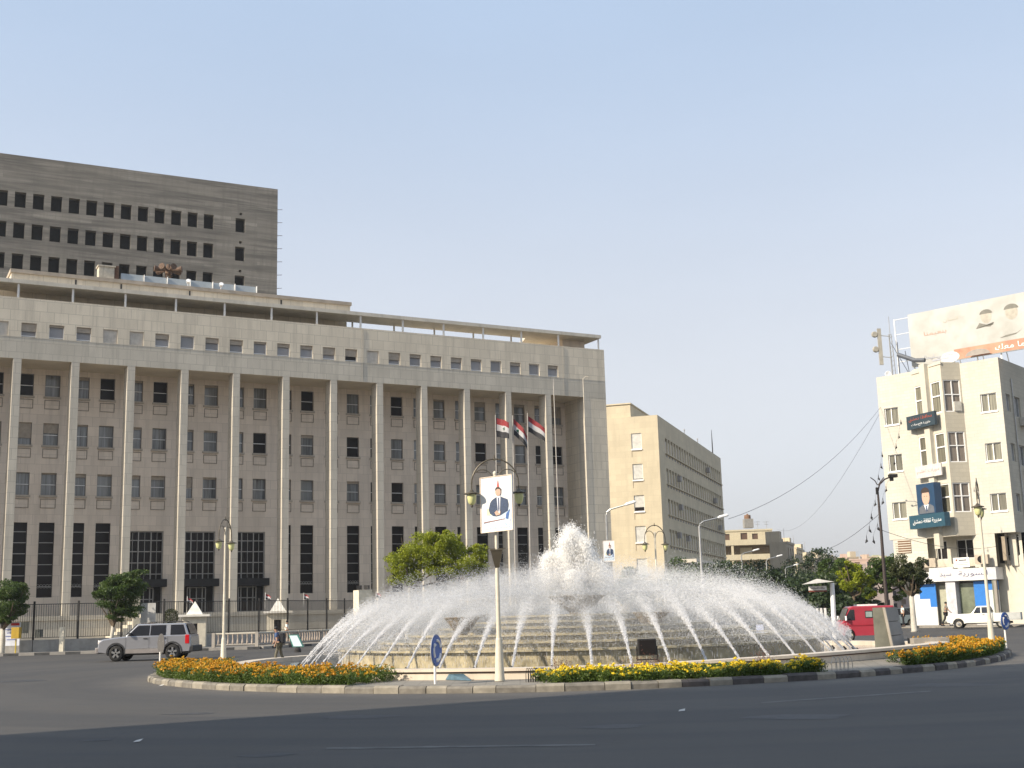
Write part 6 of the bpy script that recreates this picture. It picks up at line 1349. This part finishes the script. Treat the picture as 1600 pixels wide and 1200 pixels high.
def disc(F, t, z, rt, rz_, d, m, name, par, a0=0, a1=2*math.pi, n=22):
    q = MB(); q.prism([F.p(t+rt*math.cos(a), d, z+rz_*math.sin(a)) for a in np.linspace(a0, a1, n+1)[:(-1 if a1-a0 > 6 else None)]], -F.n*.004); return q.build(name, m, par)
tt_ = 1.5
q = MB(); q.prism([BL.p(a, -1.006, z) for a, z in ((.65, 8.25), (2.3, 8.25), (2.28, 8.7), (1.9, 8.9), (1.1, 8.9), (.68, 8.7))], -BL.n*.004); q.build('suit', mat('grey_print', (.12, .13, .15), .6, bs=0), s4)
q = MB(); q.prism([BL.p(a, -1.012, z) for a, z in ((1.2, 8.9), (1.75, 8.9), (1.5, 8.3))], -BL.n*.004); q.build('shirt', MATS['shirt_print'], s4)
q = MB(); q.prism([BL.p(a, -1.018, z) for a, z in ((1.44, 8.8), (1.56, 8.8), (1.58, 8.45), (1.5, 8.32), (1.42, 8.45))], -BL.n*.004); q.build('tie', MATS['navy_print'], s4)
q = MB(); q.prism([BL.p(a, -1.012, z) for a, z in ((1.3, 8.85), (1.7, 8.85), (1.68, 9.2), (1.32, 9.2))], -BL.n*.003); q.build('neck', MATS['skin_print'], s4)
disc(BL, tt_, 9.45, .42, .6, -1.018, MATS['skin_print'], 'face', s4); disc(BL, tt_-.02, 9.8, .46, .36, -1.024, MATS['hair_print'], 'hair', s4, -.1, math.pi+.1)
for dx in (-.13, .13): disc(BL, tt_+dx, 9.5, .05, .025, -1.026, MATS['hair_print'], 'eye', s4, n=8)
# billboard on the roof
BB = Fr(RF.p(0, 1.4, 0)[:2]+np.array([0, 0]), -46.5); BB.n = np.array([math.cos(R(46.5)), math.sin(R(46.5)), 0])
o1, z1_, z0_ = 7.3, 24.0, 19.95
bbt = thing('rooftop_billboard', 'huge faded white rooftop billboard with an orange stripe and two faint faces', 'billboard', BB.p(3, 0, ZR))
q = MB(); BB.box(q, -6, o1, 0, .15, 19.8, z1_); q.build('panel', mat('faded_billboard_sheet', (.38, .375, .34), .6, var=.08, scale=.6, c2=(.45, .45, .43)), bbt)
q = MB(); BB.box(q, -6, 3.85, -.02, -.003, 19.85, 20.62); q.build('orange_stripe', mat('orange_stripe', (.44, .16, .10), .6, c2=(.48, .27, .17), scale=.8, var=.1), bbt)
disc(BB, 4.2, 20.1, .75, .42, -.022, mat('white_oval', (.60, .60, .58), .6), 'oval', bbt)
q = MB(); BB.box(q, 4.3, 5.6, -.028, -.02, 20.0, 20.12); BB.box(q, 4.9, 6.9, -.026, -.018, 20.25, 20.3); q.build('lettering', mat('grey_ink', (.35, .36, .40), .6), bbt)
text('محسن ارحال', BB, 5.2, -.024, 20.35, 2.6, .42, mat('grey_ink', (.35, .36, .40), .6), bbt); text('انما معك', BB, -.6, -.026, 20.25, 2.6, .42, M_wink, bbt); text('بنعيمنا', BB, 5.2, -.006, 22.2, 1.8, .42, M_pink, bbt); text('انسان', BB, 3.9, -.006, 23.0, 1.2, .35, mat('pale_ochre_ink', (.42, .39, .31), .7, bs=0), bbt)
gp_ = mat('faded_hair_print', (.17, .165, .14), .7, bs=0, var=.2); fs_ = mat('faded_skin_print', (.40, .37, .31), .7, bs=0)
for tt, zz, r_ in ((1.15, 22.7, .52), (-.75, 22.7, .58)):
    disc(BB, tt, zz, r_*.8, r_, -.006, fs_, 'face', bbt); disc(BB, tt, zz+r_*.35, r_*.95, r_*.72, -.01, gp_, 'hair', bbt, .12, math.pi-.1)
q = MB(); q.prism([BB.p(a, -.012, z) for a, z in ((2.0, 21.9), (1.7, 22.3), (1.2, 22.1), (.7, 22.0), (.6, 22.2), (.9, 21.9), (1.5, 22.0))], -BB.n*.004); q.prism([BB.p(a, -.012, z) for a, z in ((.3, 20.9), (-.2, 21.05), (-1, 21.1), (-1.4, 21.3), (-.9, 21.0), (-.2, 20.92))], -BB.n*.004); q.build('shoulder', gp_, bbt)
q = MB()
for z in (20.4, 21.4, 22.6, 23.8): q.tube([BB.p(7.3, .1, z), BB.p(8.6, .3, z+.05)], .03, 5)
q.tube([BB.p(8.55, .3, 19.3), BB.p(8.6, .3, 23.9)], .05, 6)
for t_ in (-5, -3.2, -1.4, .4, 2.2, 4, 5.8, 7.2):
    q.tube([BB.p(t_, .25, 19.2), BB.p(t_, .25, 23.9)], .06, 6); q.tube([BB.p(t_, 1.6, 19.2), BB.p(t_, .3, 22.5)], .04, 5)
q.build('support_frame', M_whitemetal, bbt)
q = MB(); disc(BB, 1.9, 19.85, .95, .45, -.4, mat('grey_dish', (.28, .25, .22), .6), 'dish', bbt, 0, math.pi)
# mast with antennas
mt_ = thing('antenna_mast', 'slim roof mast carrying grey panel antennas at the left corner of the corner building', 'antenna', RF.p(8.9, .4, ZR))
q = MB(); m0 = RF.p(8.7, .6, ZR-.2)
for s in ((0, 0), (.3, 0), (.15, .26)): q.tube([m0+np.array([s[0], s[1], 0]), m0+np.array([s[0]*.6, s[1]*.6, 3.6])], .03, 5)
for k in range(9): q.tube([m0+np.array([0, 0, .2+.38*k]), m0+np.array([.28, 0, .38+.38*k])], .018, 4)
q.tube([m0+np.array([.1, 0, 3.5]), m0+np.array([.1, 0, 5.0])], .025, 5); q.build('lattice_mast', M_galv, mt_)
q = MB(); p = m0+np.array([-.75, 0, 2.6]); q.box(tuple(p), (.28, .16, 2.9)); q.tube([p+np.array([0, 0, .9]), m0+np.array([.1, 0, 3.4])], .03, 5); q.tube([p+np.array([0, 0, -.8]), m0+np.array([.1, 0, 1.7])], .03, 5); q.build('panel_antenna', mat('grey_antenna', (.35, .33, .28), .6), mt_)
for z in (3.6, 2.4): q = MB(); c = m0+np.array([-1.1, 0, z]); q.lathe([(.01, -.1), (.2, -.1), (.26, .05), (.24, .12), (.01, .12)], tuple(c), 12, axis='y'); q.build('round_antenna', MATS['grey_antenna'], mt_)
q = MB(); c = m0+np.array([-.35, -.2, .35]); q.lathe([(.01, .05), (.25, 0), (.27, .04)], tuple(c), 14, axis='y'); q.build('dish', M_whitemetal, mt_)
q = MB(); q.tube([RF.p(8.0, .5, ZR+1.6), RF.p(6.6, .4, ZR+.9), RF.p(5.8, .4, ZR+.8)], .17, 8); q.tube([RF.p(8.0, .5, ZR), RF.p(8.0, .5, ZR+2.6)], .04, 5); q.tube([RF.p(8.5, .5, ZR+2.6), RF.p(7.2, .4, ZR)], .03, 5); q.tube([RF.p(7.2, .5, ZR), RF.p(7.4, .5, ZR+1.8)], .03, 5)
tag(q.build('roof_duct', mat('dark_duct', (.09, .10, .12), .6), None, org=tuple(RF.p(7, .5, ZR))), 'dark pipe on struts crossing the roof between the mast and the billboard', 'pipe')
# bare wall lamp brackets
q = MB(); p = BL.p(0, 0, 9.8); q.tube([RF.p(6.9, -.05, 8.2), RF.p(6.9, -.1, 9.0), RF.p(7.2, -.35, 9.3), RF.p(7.8, -.6, 9.35)], .03, 5); q.lathe([(.02, .1), (.1, 0), (.02, -.05)], tuple(RF.p(7.8, -.6, 9.4)), 8); q.build('wall_lamp', M_galv, rb)
# ------------------------------------------------------------------ distant houses
def house(name, lab, px, py_top, D, wd, dp, az, floors, bays, col, z0=0, fh=3.2, balc=False, group=None, roofbox=True, seed=1, seen=True):
    rg = random.Random(seed); c = at(px, py_top, D); H = c[2]; F = Fr(c[:2], az); t = thing(name, lab, 'building', (c[0], c[1], z0), group)
    m = mat(f'render_{col[0]:.2f}_{col[1]:.2f}_{col[2]:.2f}', col, .9, var=.08, scale=.4, streak=.2); hs = []
    for r_ in range(floors):
        zt = H-1.0-fh*r_
        if zt-1.5 < z0: break
        for k in range(bays):
            w_ = wd/bays; hs.append((w_*(k+.28), w_*(k+.72), zt-1.45, zt))
    b = MB(); F.wall(b, 0, wd, z0, H, 0, hs, .2); 
    for t0 in (0, wd): b.add([F.p(t0, 0, z0), F.p(t0, dp, z0), F.p(t0, dp, H), F.p(t0, 0, H)], [(0, 1, 2, 3)])
    b.add([F.p(0, 0, H-.3), F.p(wd, 0, H-.3), F.p(wd, dp, H-.3), F.p(0, dp, H-.3)], [(0, 1, 2, 3)]); F.wall(b, 0, wd, z0, H, dp, [], 0); F.box(b, -.15, wd+.15, -.15, .0, H-.35, H+.05)
    b.build('wall', m, t)
    for a, c_, e, f in hs: q = MB(); F.box(q, a, c_, .19, .22, e, f); q.build('window', G_dark if rg.random() < .6 else mat('brown_shutter', (.16, .11, .07), .8), t)
    S_ = Fr(F.p(0, 0, 0)[:2], az-90)
    if balc:
        for r_ in range(floors):
            z = H-1.0-fh*r_-2.1
            if z < z0+1: break
            q = MB(); F.box(q, .5, wd-.5, -1.3, 0, z-.15, z); F.box(q, .5, wd-.5, -1.32, -1.2, z, z+.9); q.build('balcony', m, t)
    if roofbox: q = MB(); F.box(q, wd*.3, wd*.3+2.2, 1.5, 4, H-.3, H+2.0); q.build('roof_hut', m, t)
    q = MB(); q.lathe([(.55, 0), (.55, 1.1), (.1, 1.3)], tuple(F.p(wd*.7, 2, H-.3)), 10); q.build('water_tank', mat('tank_metal', (.30, .28, .26), .6, .3), t); 
    q = MB(); q.tube([F.p(wd*.5, 1, H), F.p(wd*.5, 1, H+2.6)], .03, 4)
    for k in range(3): q.tube([F.p(wd*.5-.5, 1, H+1.5+.4*k), F.p(wd*.5+.5, 1, H+1.5+.4*k)], .02, 3)
    q.build('aerial', M_galv, t); return t
# cream apartment house with deep balconies
ca = at(1206, 826, 262); H = ca[2]; CFm = Fr(ca[:2], -83, 1); CFm.n = np.array([-CFm.u[1], CFm.u[0], 0])*-1
cr = mat('cream_render_house', (.50, .44, .31), .9, var=.06, streak=.12)
ah = thing('apartment_house', 'cream apartment house with deep balconies and rooftop water tank right of the ochre office block', 'building', (ca[0], ca[1], 0))
b = MB(); hs = [(5.2, 6.6, H-2.1, H-.7), (3.0, 4.2, H-2.1, H-.9), (8.9, 10.2, H-2.2, H-.8)]
CFm.wall(b, 0, 13, 0, H, 0, hs, .25); CFm.wall(b, -0, 13, 0, H, 12, [], 0)
for t0 in (0, 13): b.add([CFm.p(t0, 0, 0), CFm.p(t0, 12, 0), CFm.p(t0, 12, H), CFm.p(t0, 0, H)], [(0, 1, 2, 3)])
b.add([CFm.p(0, 0, H-.2), CFm.p(13, 0, H-.2), CFm.p(13, 12, H-.2), CFm.p(0, 12, H-.2)], [(0, 1, 2, 3)]); CFm.box(b, -.1, 13, -.15, 0, H-.35, H); b.build('wall', cr, ah)
for a, c, e, f in hs: q = MB(); CFm.box(q, a, c, .2, .25, e, f); q.build('window', mat('brown_window', (.10, .06, .04), .5), ah)
for z in (H-3.05, H-6.15, H-9.3, H-12.4):
    q = MB(); CFm.box(q, -.9, 13, -2.1, 0, z-.35, z); CFm.box(q, -.9, 13, -2.15, -2.0, z-.3, z+.85); q.build('balcony', cr, ah)
    q = MB()
    for t_ in (.3, 8.3): CFm.box(q, t_, t_+.5, -2.0, -1.5, z-3.0, z-.35)
    q.build('balcony_pillar', cr, ah)
q = MB(); CFm.wall(q, 0.1, 12, H-6.1, H-3.4, -.02, [], 0); CFm.box(q, 4.4, 6.9, -.1, -.03, H-6.1, H-3.8, 1); q.build('shade_painted_back_wall', [mat('painted_brown_shade', (.22, .17, .11), .9), cr], ah)  # brown sheet paints the balcony's shade on the wall; cream strip beside it
q = MB(); q.box(tuple(at(1169, 818, 264)), (1.9, 2, 1.9)); q.build('tank_hut', mat('grey_hut', (.25, .24, .22), .8), ah)
q = MB(); c_ = at(1168, 811, 264); q.lathe([(.7, 0), (.7, 1.1), (.6, 1.2), (.2, 1.25), (.2, 1.45)], (c_[0], c_[1], c_[2]-.35), 16); q.build('water_tank', mat('rusty_tank', (.20, .11, .06), .8, var=.3), ah)
q = MB()
for px in (1184, 1198): a = at(px, 828, 263); q.tube([a, a+np.array([0, 0, 1.9])], .05, 4); q.tube([a+np.array([-.7, 0, 1.7]), a+np.array([.6, 0, 1.7])], .04, 4); q.tube([a+np.array([-.5, 0, 1.2]), a+np.array([.5, 0, 1.2])], .04, 4)
q.build('aerial', M_galv, ah)
hl_ = [('beige apartment block with dark balconies just right of the cream house', 1229, 846, 215, 9, 3.0, 20, 4, 3, (.42, .36, .27)), ('pale apartment block with a flat roof box third in the avenue row', 1244, 855, 235, 9, 3.5, 20, 5, 3, (.58, .49, .34)), ('small cream block with a dark side wall fourth in the avenue row', 1259, 863, 275, 8, 5, 25, 5, 3, (.60, .52, .37)), ('low beige block at the far end of the avenue row', 1268, 872, 330, 12, 12, 60, 4, 4, (.5, .43, .33))]
for k, (lab, px, py, D, wd, dp, az, fl, by, col) in enumerate(hl_): house('apartment_block', lab, px, py, D, wd, dp, az, fl, by, col, balc=k < 3, group='apartment blocks along the avenue', seed=k)
rgk = random.Random(4)
lw = ['leftmost', 'second', 'third', 'fourth', 'fifth', 'sixth', 'seventh', 'eighth', 'ninth', 'tenth', 'eleventh', 'rightmost']
for k in range(12):
    px = 1268+11.5*k; D = 420+rgk.random()*60; py = 873-4*math.sin(k*.5)+rgk.random()*6
    house('hillside_house', f'{lw[k]} of the small beige houses on the hazy hillside behind the trees', px, py, D, 10+rgk.random()*8, 12, 80+rgk.random()*25, 4, 4, (.40+.12*rgk.random(), .34+.1*rgk.random(), .27+.06*rgk.random()), z0=4, fh=3.4, group='hillside houses', seed=50+k)
for k in range(9):
    px = 1276+15*k; D = 330+rgk.random()*40
    house('hillside_house', f'{lw[k]} house in the lower row below the hilltop houses', px, 893+rgk.random()*7, D, 11+rgk.random()*5, 12, 75+rgk.random()*30, 3, 4, (.34+.12*rgk.random(), .29+.1*rgk.random(), .23+.06*rgk.random()), z0=0, fh=3.3, group='lower row of hillside houses', seed=80+k)
b = MB(); b.add([(60, 380, -.01), (330, 380, -.01), (460, 560, 16), (90, 560, 16), (500, 900, 14), (90, 900, 14)], [(0, 1, 2, 3), (3, 2, 4, 5)]); tag(b.build('hillside', mat('dry_hill_earth', (.26, .22, .17), .95)), kind='structure')
# canopy sign and barrier
cs_ = at(1303, 980, 60); cs_[2] = 0; t = thing('canopy_sign', 'white board hanging under a small pyramid roof on a pale post', 'sign', cs_)
q = MB(); q.tube([cs_, at(1300, 911, 60)], [.12, .11], 8); q.build('post', M_whitemetal, t)
q = MB(); c_ = at(1277, 912.5, 60); w_ = .62; q.add([c_+np.array(v) for v in ((-.62, -.6, 0), (.66, -.6, .08), (.66, .6, .08), (-.62, .6, 0), (0, 0, .25))], [(0, 1, 4), (1, 2, 4), (2, 3, 4), (3, 0, 4), (3, 2, 1, 0)]); q.build('roof', mat('pale_roof_sheet', (.48, .45, .40), .6), t)
q = MB(); c_ = at(1277.5, 919, 60); q.box(tuple(c_), (.86, .08, .2), 0, .06); q.box(tuple(c_-np.array([0, 0, .14])), (.86, .09, .07), 1, .06); o = q.build('board', [M_white, mat('red_brown_board_edge', (.22, .06, .04), .6)], t)
text('مواقف السيارات', Fr(c_[:2]-np.array([0, .05]), 90-3.4), 0, 0.0, c_[2], .7, .09, M_ink, t)
cs_ = at(1281, 975, 64); cs_[2] = 0; t = thing('striped_barrier', 'white upright bars of a barrier below the canopy sign', 'barrier', cs_)
for k in range(4): q = MB(); a = at(1270+6.2*k, 945, 64); q.box((a[0], a[1], 1.0), (.11, .06, 1.25)); q.build('upright', M_white, t)
q = MB(); q.box((cs_[0], cs_[1]+.04, 1.5), (.95, .04, .08)); q.build('cross_rail', M_black, t)
# overhead cables
def cable(P, Q, sag, lab):
    P = np.array(P); Q = np.array(Q); pts = [P+(Q-P)*s-np.array([0, 0, sag*4*s*(1-s)]) for s in np.linspace(0, 1, 16)]; b = MB(); b.tube(pts, .013, 4); tag(b.build('overhead_cable', M_black, None, org=tuple(P)), lab, 'cable')
cable(RF.p(9.6, .1, 16.9), at(1138, 811, 75), 1.2, 'thin overhead cable from the corner building to the grey street light')
cable(RF.p(9.6, .1, 16.6), at(1213, 826, 261), 3.5, 'thin overhead cable from the corner building to the roof of the cream apartment house')
cable(at(1374, 803, 62), at(1228, 846, 150), 1.6, 'thin overhead cable from the curved street lamp into the distance')
cable(at(1374, 827, 62), RF.p(1.3, -.3, 5.6), .5, 'thin cable drooping from the curved street lamp across the corner building')
# unseen neighbour whose shade falls on the foreground road
b = MB(); c = np.array([-31.5, 11.2]); 
pts = [(-30, 7.1), (-30, -70), (-62, -70), (-62, -15)]
b.prism([(x, y, 0) for x, y in pts], (0, 0, 52)); o = b.build('office_tower', M_conc, None, org=(-30, 7.1, 0)); tag(o, 'tall concrete office tower on the near left side of the square', 'building')
# ------------------------------------------------------------------ air
hz = MB(); hz.add([(-700, -300, -1.2), (1100, -300, -1.2), (1100, 1300, -1.2), (-700, 1300, -1.2), (-700, -300, 90), (1100, -300, 90), (1100, 1300, 90), (-700, 1300, 90)], [(3, 2, 1, 0), (4, 5, 6, 7), (0, 1, 5, 4), (1, 2, 6, 5), (2, 3, 7, 6), (3, 0, 4, 7)])
m = bpy.data.materials.new('air_haze'); m.use_nodes = True; n = m.node_tree; n.nodes.remove(n.nodes['Principled BSDF']); v = n.nodes.new('ShaderNodeVolumePrincipled')
v.inputs['Color'].default_value = (.86, .89, .93, 1); v.inputs['Density'].default_value = .0002; v.inputs['Anisotropy'].default_value = .2; n.links.new(v.outputs[0], n.nodes['Material Output'].inputs['Volume'])
tag(hz.build('haze', m), kind='stuff')
